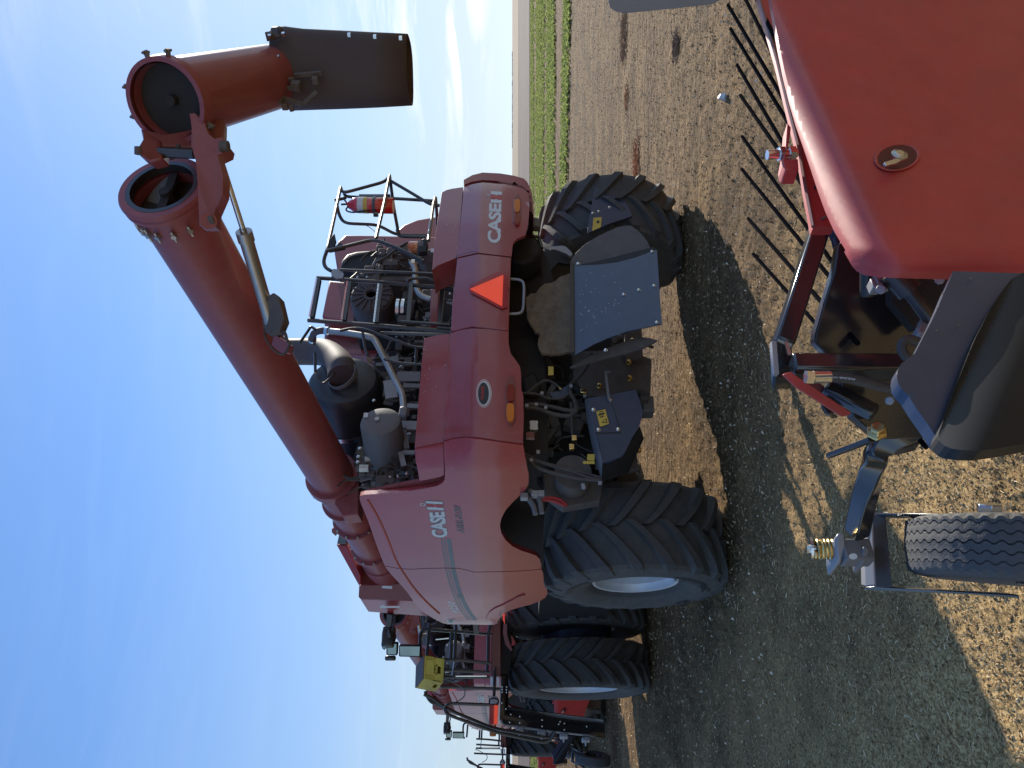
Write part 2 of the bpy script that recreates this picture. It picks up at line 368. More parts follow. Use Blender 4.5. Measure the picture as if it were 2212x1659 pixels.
# rear return of the tall shield (the dark strip towards the engine bay)
ret = L(z6, (1000, 95), (1004, 55), (998, 20), (940, 60), (870, 88), (700, 118), (480, 160), (262, 214), (258, 232), (300, 220), (500, 209), (700, 187), (850, 162), (930, 144), (975, 122))
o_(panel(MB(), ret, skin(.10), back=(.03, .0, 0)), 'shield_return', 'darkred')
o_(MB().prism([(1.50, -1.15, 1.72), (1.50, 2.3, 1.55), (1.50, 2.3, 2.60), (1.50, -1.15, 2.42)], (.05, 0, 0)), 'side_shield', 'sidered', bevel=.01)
# raised crease along the shield shoulder
mb = MB(); mb.tube([skin(.004)(q[:2]) for q in cat([(*q, 0) for q in L(z6, (330, 262), (420, 420), (500, 600), (570, 780), (640, 900), (740, 1040), (840, 1150), (950, 1250))], 8)], .012, 6)
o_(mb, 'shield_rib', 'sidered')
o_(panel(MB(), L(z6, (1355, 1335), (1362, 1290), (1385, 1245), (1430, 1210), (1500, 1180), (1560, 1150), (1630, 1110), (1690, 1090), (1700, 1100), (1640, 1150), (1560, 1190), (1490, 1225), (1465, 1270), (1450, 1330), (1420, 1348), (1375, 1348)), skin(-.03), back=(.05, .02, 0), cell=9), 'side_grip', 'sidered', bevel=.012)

# ---- lettering and marks ----------------------------------------------------
E = -.004
def brandmark(qc, qi, qd, sf, m1, m2, par, under=None):
    if under: o_(patch(MB(), *under, skin(E*.4)), 'decal', 'dgrey', par)
    o_(letters(MB(), 'CASE', qc, sf, bold=.035, space=.93), 'lettering', m1, par)
    mb = MB()
    for u in (0, .72):
        patch(mb, qi, [(u, 0), (u+.28, 0), (u+.28, 1), (u, 1)], sf)
    patch(mb, qi, [(.27, .42), (.73, .42), (.73, .58), (.27, .58)], sf)
    o_(mb, 'lettering', m1, par)
    o_(patch(MB(), qi, [(.34, .0), (.66, .0), (.66, 1), (.34, 1)], skin(E*1.5)), 'lettering', m2, par)
    mb = MB()
    for w in ([(0, 0), (1, 0), (1, .2), (0, .2)], [(0, .8), (1, .8), (1, 1), (0, 1)], [(0, 0), (.2, 0), (.2, 1), (0, 1)], [(.8, 0), (1, 0), (1, 1), (.8, 1)]): patch(mb, qd, w, sf)
    o_(mb, 'lettering', m1, par)
SE = skin(E)
brandmark(L(z2, (1606, 660), (1612, 372), (1524, 368), (1508, 655)), L(z2, (1612, 368), (1616, 286), (1536, 280), (1534, 364)), L(z2, (1527, 318), (1527, 300), (1507, 300), (1507, 318)), SE, 'white', 'redd', h_r)
o_(letters(MB(), 'CASE', L(z6, (1032, 594), (999, 360), (858, 370), (884, 592)), skin(E*.5), bold=.085, space=.93), 'lettering', 'dgrey', sa)
o_(patch(MB(), L(z6, (996, 356), (984, 274), (826, 266), (842, 350)), [(0, 0), (1, 0), (1, 1), (0, 1)], skin(E*.5)), 'lettering', 'dgrey', sa)
brandmark(L(z6, (1028, 590), (995, 362), (862, 372), (888, 588)), L(z6, (990, 352), (978, 280), (832, 272), (848, 345)), L(z6, (832, 312), (828, 292), (782, 292), (786, 314)), SE, 'silver', 'redd', sa)
qa = L(z6, (1170, 552), (1140, 310), (1074, 306), (1104, 548))
o_(letters(MB(), 'AXIAL-FLOW', qa, SE, bold=.03, shear=.25, space=1.08), 'lettering', 'dgrey', sa)
0 and o_(letters(MB(), 'AXIAL-FLOW', L(z6, (1174, 550), (1144, 308), (1078, 304), (1108, 546)), skin(E*.3), bold=.05, shear=.35), 'lettering', 'silver', sa)
# sweeping stripes
def stripe(off0, off1, par, pts, m='dgrey'):
    mb = MB(); c = cat([(*q, 0) for q in pts], 8)
    vs = []; 
    for q in c: vs += [skin(E*.6)((q[0]+off0, q[1])), skin(E*.6)((q[0]+off1, q[1]))]
    o_(mb.add(vs, [(i, i+1, i+3, i+2) for i in range(0, len(vs)-2, 2)]), 'stripe_decal', m, par)
sp1 = L(z6, (1000, 600), (1015, 700), (1030, 800), (1038, 851)); sp2 = L(z6, (1038, 860), (1060, 950), (1090, 1050), (1130, 1150), (1175, 1230), (1230, 1310))
for a, b in ((-9, -6), (-3, 0), (3, 13)):
    stripe(a, b, sa, sp1); stripe(a, b, sb, sp2)
o_(letters(MB(), '9250', L(z6, (1140, 1255), (1080, 1148), (1020, 1142), (1062, 1240)), skin(E*1.3), bold=.03), 'lettering', 'silver', sb)
o_(letters(MB(), 'HD', L(z6, (1160, 1120), (1150, 1085), (1108, 1082), (1115, 1115)), skin(E*1.3), bold=.03), 'lettering', 'dgrey', sb)
cc = z6(1052, 1318); mb = MB()
o_(patch(MB(), L(z6, (1085, 1340), (1085, 1296), (1018, 1296), (1018, 1340)), [(.5+.5*math.cos(a*.2618), .5+.5*math.sin(a*.2618)) for a in range(24)], skin(E)), 'round_decal', 'silver', sb)
o_(patch(MB(), L(z6, (1075, 1334), (1075, 1304), (1028, 1304), (1028, 1334)), [(.5+.5*math.cos(a*.2618), .5+.5*math.sin(a*.2618)) for a in range(24)], skin(E*2)), 'round_decal', 'dgrey', sb)
# dealer oval
def ell(cx, cy, rx, ry, c=z5, n=40): return [c(cx+rx*math.cos(2*math.pi*i/n), cy+ry*math.sin(2*math.pi*i/n)) for i in range(n)]
for i, (rx, ry, m, e) in enumerate(((61, 113, 'silver', .5), (56, 108, 'redd', .8), (52, 102, 'silver', 1.1), (43, 88, 'blackd', 1.5))):
    mb = MB(); c = ell(1620-(4 if i == 3 else 0), 602, rx, ry); mb.add([skin(E*e)(q) for q in c], [tuple(range(len(c)))]); o_(mb, 'oval_badge', m, h_l)
o_(letters(MB(), "YOUNG'S", L(z5, (1618, 655), (1622, 545), (1598, 545), (1594, 655)), skin(E*2), bold=.03), 'lettering', 'redd', h_l)
o_(letters(MB(), 'EQUIPMENT', L(z5, (1638, 658), (1640, 548), (1622, 548), (1619, 658)), skin(E*2), bold=.03, shear=.2), 'lettering', 'white', h_l)
# slow moving vehicle triangle
tri_o = L(z2, (1380, 985), (1388, 960), (1590, 865), (1628, 880), (1660, 900), (1655, 1120), (1618, 1135), (1600, 1128), (1388, 1015), (1378, 1000))
o_(panel(MB(), tri_o, lambda q: skin(-.02, .3)(q), back=(0, .01, 0)), 'reflector_border', 'reflect', h_m)
o_(panel(MB(), L(z2, (1383, 991), (1626, 888), (1617, 1116)), lambda q: skin(-.026, .3)(q), back=(0, .004, 0)), 'warning_triangle', 'orange', h_m)
# tail lamps
def lamp_cluster(c, par, outer, lenses):
    o_(panel(MB(), [c(*q) for q in outer], skin(-.012), back=(0, .02, 0), cell=9), 'lamp_recess', 'darkred', par, bevel=.01)
    for cx, cy, rx, ry, m in lenses:
        poly = []
        for i in range(28):
            a = 2*math.pi*i/28; cs, sn = math.cos(a), math.sin(a)
            poly.append(c(cx+rx*math.copysign(abs(cs)**.6, cs), cy+ry*math.copysign(abs(sn)**.6, sn)))
        o_(panel(MB(), poly, skin(-.035), back=(0, .03, 0), cell=6), 'tail_light', m, par, bevel=.014)
lamp_cluster(z2, h_r, [(1705, 318), (1720, 300), (1740, 306), (1755, 345), (1757, 440), (1752, 490), (1738, 525), (1712, 528), (1695, 505), (1693, 440), (1697, 370)], ((1726, 384, 22, 46, 'amber'), (1724, 482, 22, 42, 'redlens')))
lamp_cluster(z5, h_l, [(1835, 448), (1855, 470), (1872, 520), (1873, 780), (1862, 830), (1840, 858), (1820, 850), (1798, 800), (1788, 780), (1792, 540), (1808, 480)], ((1830, 594, 31, 66, 'redlens'), (1828, 748, 31, 70, 'amber')))
# chips and scratches in the paint
mb = MB(); rr = random.Random(3)
for _ in range(46):
    c, (x, y) = rr.choice(((z5, (rr.uniform(1130, 1480), rr.uniform(140, 560))), (z2, (rr.uniform(1180, 1330), rr.uniform(300, 760))), (z2, (rr.uniform(1250, 1420), rr.uniform(780, 1280))), (z5, (rr.uniform(1120, 1180), rr.uniform(160, 620)))))
    a = rr.uniform(1.1, 1.7); l_ = rr.uniform(2, 11); w = rr.uniform(.8, 1.8)
    pts = [(x-l_*math.cos(a), y-l_*math.sin(a)), (x+w, y), (x+l_*math.cos(a), y+l_*math.sin(a)), (x-w, y)]
    try: mb.add([skin(.012)(c(*q)) for q in pts], [(0, 1, 2, 3)])
    except Exception: pass
o_(mb, 'paint_scratches', 'white', h_l)

# ---- chassis and innards ------------------------------------------------------
core = MB().box((-.05, 1.3, 1.55), (1.7, 3.2, 1.3)).box((.9, 2.2, 1.5), (.8, 2.2, 1.4)).box((.2, 1.6, 2.5), (2.2, 1.4, .5)).box((-.15, -.35, 1.85), (2.2, .9, .5)).box((-.05, 2.8, 1.1), (1.6, 3.2, .9))
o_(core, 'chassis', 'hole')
o_(MB().prism([(-1.45, -1.1, 2.28), (1.4, -1.1, 2.28), (1.4, 2.6, 2.28), (-1.5, 2.6, 2.28)], (0, 0, .06)), 'deck', 'dblack')
ax_l = Vector((-1.48, .31, .80)); ax_r = Vector((1.92, -.12, .80))
ax = MB().beam((-1.25, .35, .86), (1.6, .15, .86), .24, .28).box((-.9, .3, 1.2), (.3, .4, .5)).box((.8, .25, 1.2), (.3, .4, .5)).cyl((-1.25, .3, .55), (-1.25, .3, 1.15), .09).cyl((1.6, .0, .5), (1.6, 0, 1.15), .09)
o_(ax, 'rear_axle', 'dblack', bevel=.015)
wl = wheel(C, CF.l((-1.50, 7.0, .80)), .82, .80, .375, R(-10), 18)
wr = wheel(C, CF.l((1.60, 8.72, .80)), .81, .78, .375, R(-12), 18, side=-1)
# side letters on the rear tyre
def tyre_letters(w, txt, rad, a_mid, span, h, x):
    mb = MB(); vs, fs = textmesh(txt, .03); n = []
    for u, v in vs:
        a = a_mid+(u-.5)*span; r = rad+(v-.5)*h; n.append((x, math.sin(a)*r, math.cos(a)*r))
    mb.add(n, fs); o_(mb, 'lettering', 'blackd', w)
tyre_letters(wl, 'OPTITRAC', .60, R(180+38), -R(58), .075, -.412)
tyre_letters(wl, 'R+', .60, R(142), -R(14), .075, -.412)
tyre_letters(wl, 'GOODYEAR', .60, R(0-20), R(42), .06, -.412)
wf = wheel(C, CF.l((-3.98, 10.7, .985)), .985, .62, .54, R(-10), 22)
wf2 = wheel(C, CF.l((-3.30, 11.10, .985)), .985, .60, .54, R(-10), 22)
for s in (0, 1): wheel(C, (1.35+.8*s, CF.l((-3.3, 11.13, 0)).y, .985), .985, .60, .54, 0, 22, side=1)
o_(MB().cyl((-.35, 4.4, .985), (2.1, 4.4, .985), .16), 'front_axle', 'dblack')
o_(MB().cyl(CF.l((-3.72, 10.84, .985)), CF.l((-3.40, 11.02, .985)), .50, 40), 'dual_spacer', 'bluep')

# ---- straw hood, spreader and under-hood parts ---------------------------------
def rough(p): return Vector((0, noise.noise(p*11)*.022+noise.noise(p*4)*.05+noise.noise(p*30)*.010, 0))
mat_poly = L(z3, (345, 1150), (380, 1128), (420, 1128), (455, 1080), (490, 1042), (560, 1020), (620, 985), (680, 962), (700, 962), (704, 1200), (704, 1575), (640, 1590), (560, 1605), (470, 1600), (442, 1560), (438, 1510), (455, 1440), (420, 1425), (360, 1330), (352, 1300), (372, 1260))
o_(panel(MB(), mat_poly, YP(-.97), cell=4, warp=rough), 'straw_chute', 'straw')
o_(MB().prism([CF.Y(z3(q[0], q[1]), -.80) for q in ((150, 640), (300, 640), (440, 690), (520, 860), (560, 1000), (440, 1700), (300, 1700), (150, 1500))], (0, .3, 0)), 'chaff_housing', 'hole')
d0 = MB()
for a, b in (((235, 655), (445, 670)), ((445, 670), (470, 760))): d0.tube([CF.Y(z3(*a), -.9), CF.Y(z3(*b), -.9)], .018)
o_(d0, 'bracket', 'black')
# black window frame of pipe below the hood (grab rail)
o_(MB().tube(arc([CF.Y(z2(*q), -1.42) for q in ((1668, 918), (1755, 925), (1778, 960), (1770, 1150), (1740, 1172), (1668, 1172))]), .012), 'grab_rail', 'lgrey')
# deflector sheet
def defl(q):   # leans back to the foot
    p = CF.Y(q, -1.30); return CF.Y(q, -1.30-.22*max(0, 1.75-p.z))
d_face = L(z3, (700, 884), (750, 895), (905, 890), (1060, 872), (1220, 830), (1382, 768), (1395, 960), (1405, 1150), (1421, 1356), (1300, 1384), (1150, 1415), (1000, 1468), (880, 1520), (745, 1598), (702, 1602), (705, 1300))
df = o_(panel(MB(), d_face, defl, back=(0, .012, 0), cell=16), 'deflector_sheet', 'bluep', bevel=.003)
o_(MB().beam(defl(z3(706, 880))-Vector((0, .01, 0)), defl(z3(710, 1600))-Vector((0, .01, 0)), .03, .03), 'sheet_rail', 'black', df)
mb = MB()
for q in ((757, 884), (1342, 788), (1118, 1128), (1238, 1092), (1358, 1058), (1380, 1348), (975, 1568)): mb.bolt(defl(z3(*q)), (0, -1, .1), .013, .012)
o_(mb, 'bolt', 'chrome', df)
mb = MB(); rr = random.Random(5)
for _ in range(60):
    x = rr.uniform(770, 1100); y = rr.gauss(1250, 170)
    if 900 < y < 1500:
        w = rr.uniform(1, 3); l_ = rr.uniform(2, 7)
        mb.add([defl(z3(x-w, y))-Vector((0, .003, 0)), defl(z3(x, y+l_))-Vector((0, .003, 0)), defl(z3(x+w, y))-Vector((0, .003, 0)), defl(z3(x, y-l_))-Vector((0, .003, 0))], [(0, 1, 2, 3)])
o_(mb, 'paint_scratches', 'white', df)
o_(panel(MB(), L(z3, (700, 802), (720, 765), (755, 722), (800, 680), (850, 640), (920, 598), (1000, 560), (1070, 530), (1130, 515), (1170, 512), (1192, 518), (1240, 550), (1285, 595), (1320, 645), (1350, 705), (1356, 724), (1200, 765), (1060, 800), (900, 838), (750, 868), (708, 860)), lambda q: defl(q)+Vector((.0, .10, 0)), back=(.02, .02, 0)), 'deflector_wing', 'dblack')
o_(panel(MB(), L(z3, (752, 872), (900, 842), (1060, 804), (1200, 768), (1356, 728), (1380, 765), (1220, 828), (1060, 870), (905, 887), (750, 893)), lambda q: defl(q)+Vector((0, .03, 0)), back=(.0, .02, 0)), 'wing_flange', 'plastic')
o_(panel(MB(), L(z3, (742, 1604), (880, 1524), (1000, 1472), (1100, 1434), (1180, 1404), (1280, 1385), (1345, 1392), (1402, 1410), (1330, 1450), (1250, 1486), (1120, 1520), (980, 1552), (860, 1585), (740, 1622), (700, 1625)), lambda q: defl(q)+Vector((0, .12, 0)), back=(0, .02, 0)), 'deflector_wing', 'dblack')
# right guard plate with warning decal
rp = o_(panel(MB(), L(z3, (892, 252), (970, 246), (1050, 246), (1062, 252), (1090, 310), (1122, 372), (1160, 440), (1186, 505), (1130, 522), (1000, 566), (900, 610), (828, 642), (850, 484), (858, 480), (870, 380)), YP(-1.0), back=(0, .02, 0)), 'guard_plate', 'bluep', bevel=.004)
def YE(v): return lambda q: CF.Y(q, v)
o_(MB().add([CF.Y(q, -1.006) for q in L(z3, (868, 622), (878, 518), (943, 512), (936, 592))], [(0, 1, 2, 3)]), 'warning_decal', 'yellow', rp)
o_(patch(MB(), L(z3, (930, 600), (940, 520), (885, 520), (876, 600)), [(.5, .2), (.75, .2), (.75, .6), (.5, .6)], YE(-1.009)), 'pictogram', 'blackd', rp)
mb = MB(); 
for q in ((873, 484), (1005, 438), (920, 470)): mb.bolt(CF.Y(z3(*q), -1.0), (0, -1, 0), .014)
o_(mb, 'bolt', 'chrome', rp)
o_(MB().prism([CF.Y(z3(*q), -.7) for q in ((535, 745), (580, 742), (640, 738), (660, 745), (705, 790), (712, 812), (690, 820), (660, 800), (580, 770), (537, 768))], (0, .03, 0)), 'bracket', 'lgrey')
o_(MB().prism([CF.Y(z3(*q), -.6) for q in ((530, 770), (590, 770), (700, 830), (710, 890), (600, 870), (500, 980), (450, 960), (430, 800))], (0, .03, 0)), 'bracket', 'plastic')
# mudguard arc inside the right tyre
o_(MB().tube([CF.Y(z3(*q), -.35) for q in ((590, 740), (610, 650), (650, 570), (720, 490), (800, 440), (828, 430))], .03), 'mudguard_edge', 'plastic')
o_(MB().prism([CF.Y(z3(*q), -.30) for q in ((580, 740), (600, 640), (650, 560), (720, 490), (830, 430), (880, 520), (840, 640), (760, 720), (700, 780))], (0, .05, 0)), 'mudguard', 'plastic')
# left guard plate (chopper drive cover)
lp = o_(panel(MB(), L(z4, (828, 640), (1000, 612), (1215, 570), (1240, 640), (1272, 745), (1268, 770), (1240, 862), (1180, 960), (1130, 1062), (1100, 1102), (1000, 1138), (952, 1150), (925, 1000), (890, 870)), YP(-1.12), back=(0, .03, 0)), 'guard_plate', 'bluep', bevel=.004)
o_(MB().prism([CF.Y(z4(950, 1150), -1.12), CF.Y(z4(1100, 1102), -1.12), CF.Y(z4(1180, 960), -1.12), CF.Y(z4(1245, 860), -1.12), CF.Y(z4(1278, 955), -.95), CF.Y(z4(1150, 1232), -.90), CF.Y(z4(945, 1285), -.90)], (0, .02, 0)), 'guard_side', 'plastic', lp)
o_(MB().prism([CF.Y(z4(810, 650), -1.0), CF.Y(z4(828, 640), -1.12), CF.Y(z4(890, 870), -1.12), CF.Y(z4(952, 1150), -1.12), CF.Y(z4(945, 1282), -.9), CF.Y(z4(880, 1060), -.9), CF.Y(z4(830, 820), -.95)], (0, .02, 0)), 'guard_top', 'lgrey', lp)
o_(MB().add([CF.Y(q, -1.128) for q in L(z4, (930, 866), (900, 745), (972, 726), (1001, 842))], [(0, 1, 2, 3)]), 'warning_decal', 'yellow', lp)
q4 = L(z4, (1001, 842), (972, 726), (900, 745), (930, 866)); mb = MB()
for uv in ([(.08, .12), (.4, .12), (.24, .75)], [(.55, .35), (.62, .35), (.62, .75), (.55, .75)], [(.70, .2), (.82, .2), (.82, .85), (.70, .85)], [(.9, .3), (.95, .3), (.95, .7), (.9, .7)]): patch(mb, q4, uv, YE(-1.131))
o_(mb, 'pictogram', 'blackd', lp)
mb = MB(); patch(mb, q4, [(.15, .22), (.33, .22), (.24, .58)], YE(-1.134)); o_(mb, 'pictogram', 'yellow', lp)
mb = MB()
for q in ((878, 732), (918, 890), (1074, 887), (1010, 655)): mb.bolt(CF.Y(z4(*q), -1.12), (0, -1, 0), .014)
o_(mb, 'bolt', 'chrome', lp)
o_(MB().tube([CF.Y(z4(*q), -1.125) for q in ((893, 912), (1095, 910), (1060, 780), (1015, 640))], .004, 6), 'plate_seam', 'black', lp)
# rails, brackets, hoses, small parts
fr = MB()
def pl(c, y, th, *pts): fr.prism([CF.Y(c(*q), y) for q in pts], (0, th, 0))
pl(z4, -.75, .06, (700, 270), (960, 260), (1260, 150), (1265, 300), (1340, 330), (1330, 600), (1210, 560), (1000, 620), (830, 620), (720, 480))
pl(z4, -.80, .05, (1120, 60), (1260, 60), (1270, 320), (1130, 340))
pl(z4, -.70, .3, (1240, 340), (1310, 340), (1330, 420), (1320, 640), (1250, 640))
pl(z4, -.65, .1, (480, 1230), (720, 1240), (960, 1290), (930, 1450), (640, 1500), (500, 1400))
o_(fr, 'frame_rail', 'dblack', bevel=.006)
o_(MB().prism([CF.Y(z4(*q), -.62) for q in ((1275, 622), (1355, 618), (1362, 740), (1272, 742))], (0, .12, 0)), 'tow_block', 'muff', bevel=.01)
mb = MB()
for q in ((1185, 190), (1155, 362), (1162, 488), (922, 548), (1235, 1055)): mb.bolt(CF.Y(z4(*q), -.82), (0, -1, 0), .022, .03)
o_(mb, 'bolt', 'zinc')
o_(MB().prism([CF.Y(z4(*q), -1.14) for q in ((965, 420), (1018, 424), (1018, 434), (985, 436), (1000, 560), (1010, 650), (992, 655), (975, 520))], (0, .012, 0)), 'latch_strap', 'muff')
mb = MB(); mb.prism([CF.Y(z4(*q), -.9) for q in ((525, 600), (600, 580), (690, 525), (735, 545), (700, 560), (660, 635), (560, 635))], (0, .02, 0))
o_(mb, 'hose_bracket', 'bluep')
for (m, r, *pts) in (('hose', .019, (340, 695), (440, 690), (560, 712), (660, 735), (715, 740), (738, 715), (728, 660), (700, 610), (695, 540), (760, 470), (830, 380), (860, 290)),
                     ('hose', .019, (340, 712), (430, 722), (540, 760), (640, 780), (700, 775), (740, 745), (745, 700)),
                     ('hose', .012, (300, 600), (420, 605), (520, 640), (620, 640), (690, 600)),
                     ('hose', .014, (340, 1080), (420, 1130), (560, 1180), (700, 1220), (850, 1270), (940, 1285)),
                     ('hose', .014, (345, 1110), (440, 1190), (600, 1240), (760, 1275), (930, 1290)),
                     ('hose', .012, (380, 1130), (480, 1150), (640, 1190), (800, 1230), (940, 1270)),
                     ('hose', .011, (700, 680), (705, 800), (710, 920), (730, 980)), ('hose', .013, (350, 600), (500, 500), (620, 560)),
                     ('redhose', .014, (480, 1430), (560, 1430), (620, 1450), (665, 1490)), ('redhose', .012, (470, 1445), (540, 1450), (600, 1470), (650, 1492)),
                     ('muff', .022, (310, 1400), (350, 1420), (400, 1490), (420, 1560)), ('muff', .022, (370, 1370), (420, 1400), (455, 1460), (470, 1550))):
    o_(MB().tube(cat([CF.Y(z4(*q), -.92 if m != 'muff' and m != 'redhose' else -.75) for q in pts], 6), r, 8), 'hydraulic_hose', m)
mb = MB()
for q in ((425, 690), (350, 700), (500, 715), (810, 620), (700, 545), (440, 1065), (385, 1130), (470, 600), (795, 1330), (930, 1310), (800, 1345)): mb.box(CF.Y(z4(*q), -.93), (.03, .02, .03))
for q in ((330, 1420), (415, 1400), (460, 1400)): mb.box(CF.Y(z4(*q), -.78), (.05, .05, .06))
o_(mb, 'hose_fitting', 'lgrey', bevel=.004)
mb = MB(); mb.box(CF.Y(z4(725, 960), -.95), (.05, .04, .045)); mb.box(CF.Y(z4(705, 1030), -.95), (.05, .04, .045)).box(CF.Y(z4(800, 590), -.95), (.04, .04, .06)).box(CF.Y(z4(385, 935), -.95), (.07, .03, .03))
o_(mb, 'valve', 'zinc', bevel=.005)
o_(MB().prism([CF.Y(z4(*q), -.97) for q in ((345, 910), (410, 905), (412, 955), (348, 950))], (0, .03, 0)), 'valve_block', 'darkred')
for pts in (((520, 458), (520, 388), (562, 388), (562, 456)), ((828, 1130), (830, 1082), (888, 1082), (886, 1135)), ((797, 1160), (795, 1137), (886, 1137), (890, 1160)), ((605, 550), (628, 565), (610, 572), (608, 560))):
    o_(MB().add([CF.Y(z4(*q), -1.0) for q in pts], [(0, 1, 2, 3)]), 'warning_decal', 'yellow')
o_(MB().prism([CF.Y(z4(*q), -.6) for q in ((340, 750), (570, 780), (545, 870), (450, 895), (350, 880))], (0, .3, 0)), 'tank', 'grey', bevel=.03)
o_(MB().prism([CF.Y(z4(*q), -.85) for q in ((300, 470), (420, 420), (470, 540), (440, 620), (330, 610))], (0, .2, 0)), 'gear_cover', 'plastic', bevel=.03)
o_(MB().prism([CF.Y(z4(*q), -.45) for q in ((380, 1130), (500, 1200), (640, 1260), (700, 1240), (720, 1300), (640, 1400), (560, 1420), (500, 1360), (430, 1260))], (0, .1, 0)), 'inner_cover', 'plastic')
o_(MB().cyl(CF.Y(z4(700, 1330), -.6), CF.Y(z4(700, 1330), -.6)+Vector((-.02, -.25, 0)), .15, 24), 'drive_drum', 'dblack')
mb = MB().beam(CF.Y(z4(640, 1340), -.62), CF.Y(z4(1160, 1350), -.62), .04, .05)
o_(mb, 'strut', 'black')
# shadowed machinery between the straw chute and the rear tyre
q_ = random.Random(21)
for i in range(90):
    x = q_.uniform(330, 1180); y = q_.uniform(330 if x < 700 else 130, 1180)
    p = CF.Y(z4(x, y), q_.uniform(-.68, -.45)); t_ = q_.random()
    if t_ < .45: mb = MB().box(p, (q_.uniform(.04, .16), q_.uniform(.03, .10), q_.uniform(.04, .18)), rot=Matrix.Rotation(q_.uniform(-.5, .5), 3, 'Y')); n_, m_ = 'chopper_parts', q_.choice(('dblack', 'dblack', 'plastic', 'muff', 'duct'))
    elif t_ < .8:
        r_ = p+Vector((q_.uniform(-.3, .3), q_.uniform(-.05, .05), q_.uniform(-.3, .3))); mb = MB().tube(cat([p, (p+r_)/2+Vector((q_.uniform(-.08, .08), 0, q_.uniform(-.08, .08))), r_], 5), q_.uniform(.007, .016), 7); n_, m_ = 'hydraulic_hose', 'hose'
    else: mb = MB().beam(p, p+Vector((q_.uniform(-.35, .35), 0, q_.uniform(-.3, .3))), .03, .035); n_, m_ = 'chopper_strut', q_.choice(('dblack', 'black', 'grey'))
    o_(mb, n_, m_, bevel=.004 if t_ < .45 else 0)
# work lamp
wk = o_(MB().prism([CF.Y(z4(*q), -.98) for q in ((372, 812), (440, 812), (440, 892), (372, 892))], (0, .05, 0)), 'work_lamp', 'black', bevel=.008)
mb = MB()
for q in ((388, 830), (424, 830), (406, 852), (388, 874), (424, 874)): mb.lathe([(0, 0), (.004, .010), (0, .017)], CF.Y(z4(*q), -.985), (0, -1, 0), 12)
mb.prism([CF.Y(z4(*q), -.983) for q in ((377, 817), (436, 817), (436, 888), (377, 888))], (0, .002, 0))
o_(mb, 'lamp_lens', 'clear', wk)
o_(MB().prism([CF.Y(z2(*q), -1.0) for q in ((1842, 465), (1890, 478), (1897, 535), (1838, 532))], (0, .08, 0)), 'work_lamp', 'muff', bevel=.01)
o_(MB().tube([CF.Y(z2(*q), -.98) for q in ((1840, 500), (1815, 515), (1800, 560))], .012), 'lamp_bracket', 'muff')
# little vent and recess marks on the grain side
o_(MB().prism([CF.Y(z2(*q), -1.1) for q in ((1683, 650), (1760, 605), (1850, 615), (1890, 660), (1905, 720), (1840, 780), (1760, 800), (1683, 780))], (0, .25, 0)), 'side_bulge', 'plastic', bevel=.03)
# ================================================================ ENGINE DECK
def tb(c, y, r, *pts, m='black', name='rail', rnd_=True, par=None):
    P = [CF.Y(c(q[0], q[1]), q[2] if len(q) > 2 else y) for q in pts]
    return o_(MB().tube(arc(P, 5) if rnd_ and len(P) > 2 else P, r, 8), name, m, par)
# red bodies beyond
def slab(name, m, c, y, th, pts, bev=.02, par=None):
    return o_(MB().prism([CF.Y(c(*q), y) for q in pts], (0, th, 0)), name, m, par, bevel=bev)
slab('engine_cover', 'red', z2, .9, .8, ((398, 720), (420, 650), (480, 598), (640, 600), (1140, 612), (1290, 620), (1290, 900), (560, 900), (420, 860)))
slab('tank_cover', 'red', z2, 1.6, .8, ((855, 600), (862, 560), (905, 525), (1000, 488), (1140, 465), (1200, 462), (1200, 620), (860, 620)))
slab('engine_cover', 'red', z2, .75, .7, ((308, 1190), (360, 930), (480, 940), (900, 950), (1290, 960), (1290, 1240), (420, 1215), (330, 1200)))
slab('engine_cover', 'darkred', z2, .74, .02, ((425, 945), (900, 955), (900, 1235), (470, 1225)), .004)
slab('tank_wall', 'red', z2, .95, .5, ((330, 1235), (1290, 1235), (1290, 1440), (500, 1440), (335, 1390)))
slab('tank_wall', 'red', z5, .95, .5, ((355, 100), (1330, 60), (1330, 320), (700, 300), (520, 290), (355, 200)))
slab('deck_beam', 'red', z2, -.25, .12, ((1100, 960), (1160, 960), (1150, 1240), (1090, 1235)), .01)
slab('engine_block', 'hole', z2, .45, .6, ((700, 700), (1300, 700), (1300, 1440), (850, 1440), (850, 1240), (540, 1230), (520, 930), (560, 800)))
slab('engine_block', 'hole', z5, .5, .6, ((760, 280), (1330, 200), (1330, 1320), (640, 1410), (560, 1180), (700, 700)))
# air shroud with ribs
slab('air_shroud', 'plastic', z2, .35, .4, ((440, 840), (450, 780), (490, 735), (560, 715), (690, 705), (715, 700), (715, 850), (640, 900), (520, 850)), .06)
tb(z2, .33, .012, (470, 800), (500, 760), (580, 735), (690, 720), m='muff', name='shroud_rib')
fan_c = CF.Y(z2(668, 1035), .15); fan = MB()
fan.lathe([(0, .05), (-.03, .06), (-.035, .09), (-.01, .10), (.0, .22), (.03, .245), (.10, .25), (.35, .25)], fan_c, (.10, 1, 0), 40)
for k in range(16):
    a = k*math.pi/8; u = Vector((math.cos(a), -.1*math.cos(a), math.sin(a)))
    fan.beam(fan_c+u*.08-Vector((0, .02, 0)), fan_c+u*.235-Vector((0, .008, 0)), .018, .02, up=(0, 1, 0))
o_(fan, 'cooling_fan', 'duct')
cl = MB().cyl(CF.Y(z2(855, 1138), .15), CF.Y(z2(990, 1150), .15), .115, 28); o_(cl, 'intake_pipe', 'plastic')
mb = MB()
for x in (866, 903): mb.lathe([(-.018, .118), (-.018, .124), (.018, .124), (.018, .118)], CF.Y(z2(x, 1138), .15), (CF.Y(z2(915, 1140), .15)-CF.Y(z2(855, 1138), .15)), 32)
o_(mb, 'pipe_clamp', 'chrome')
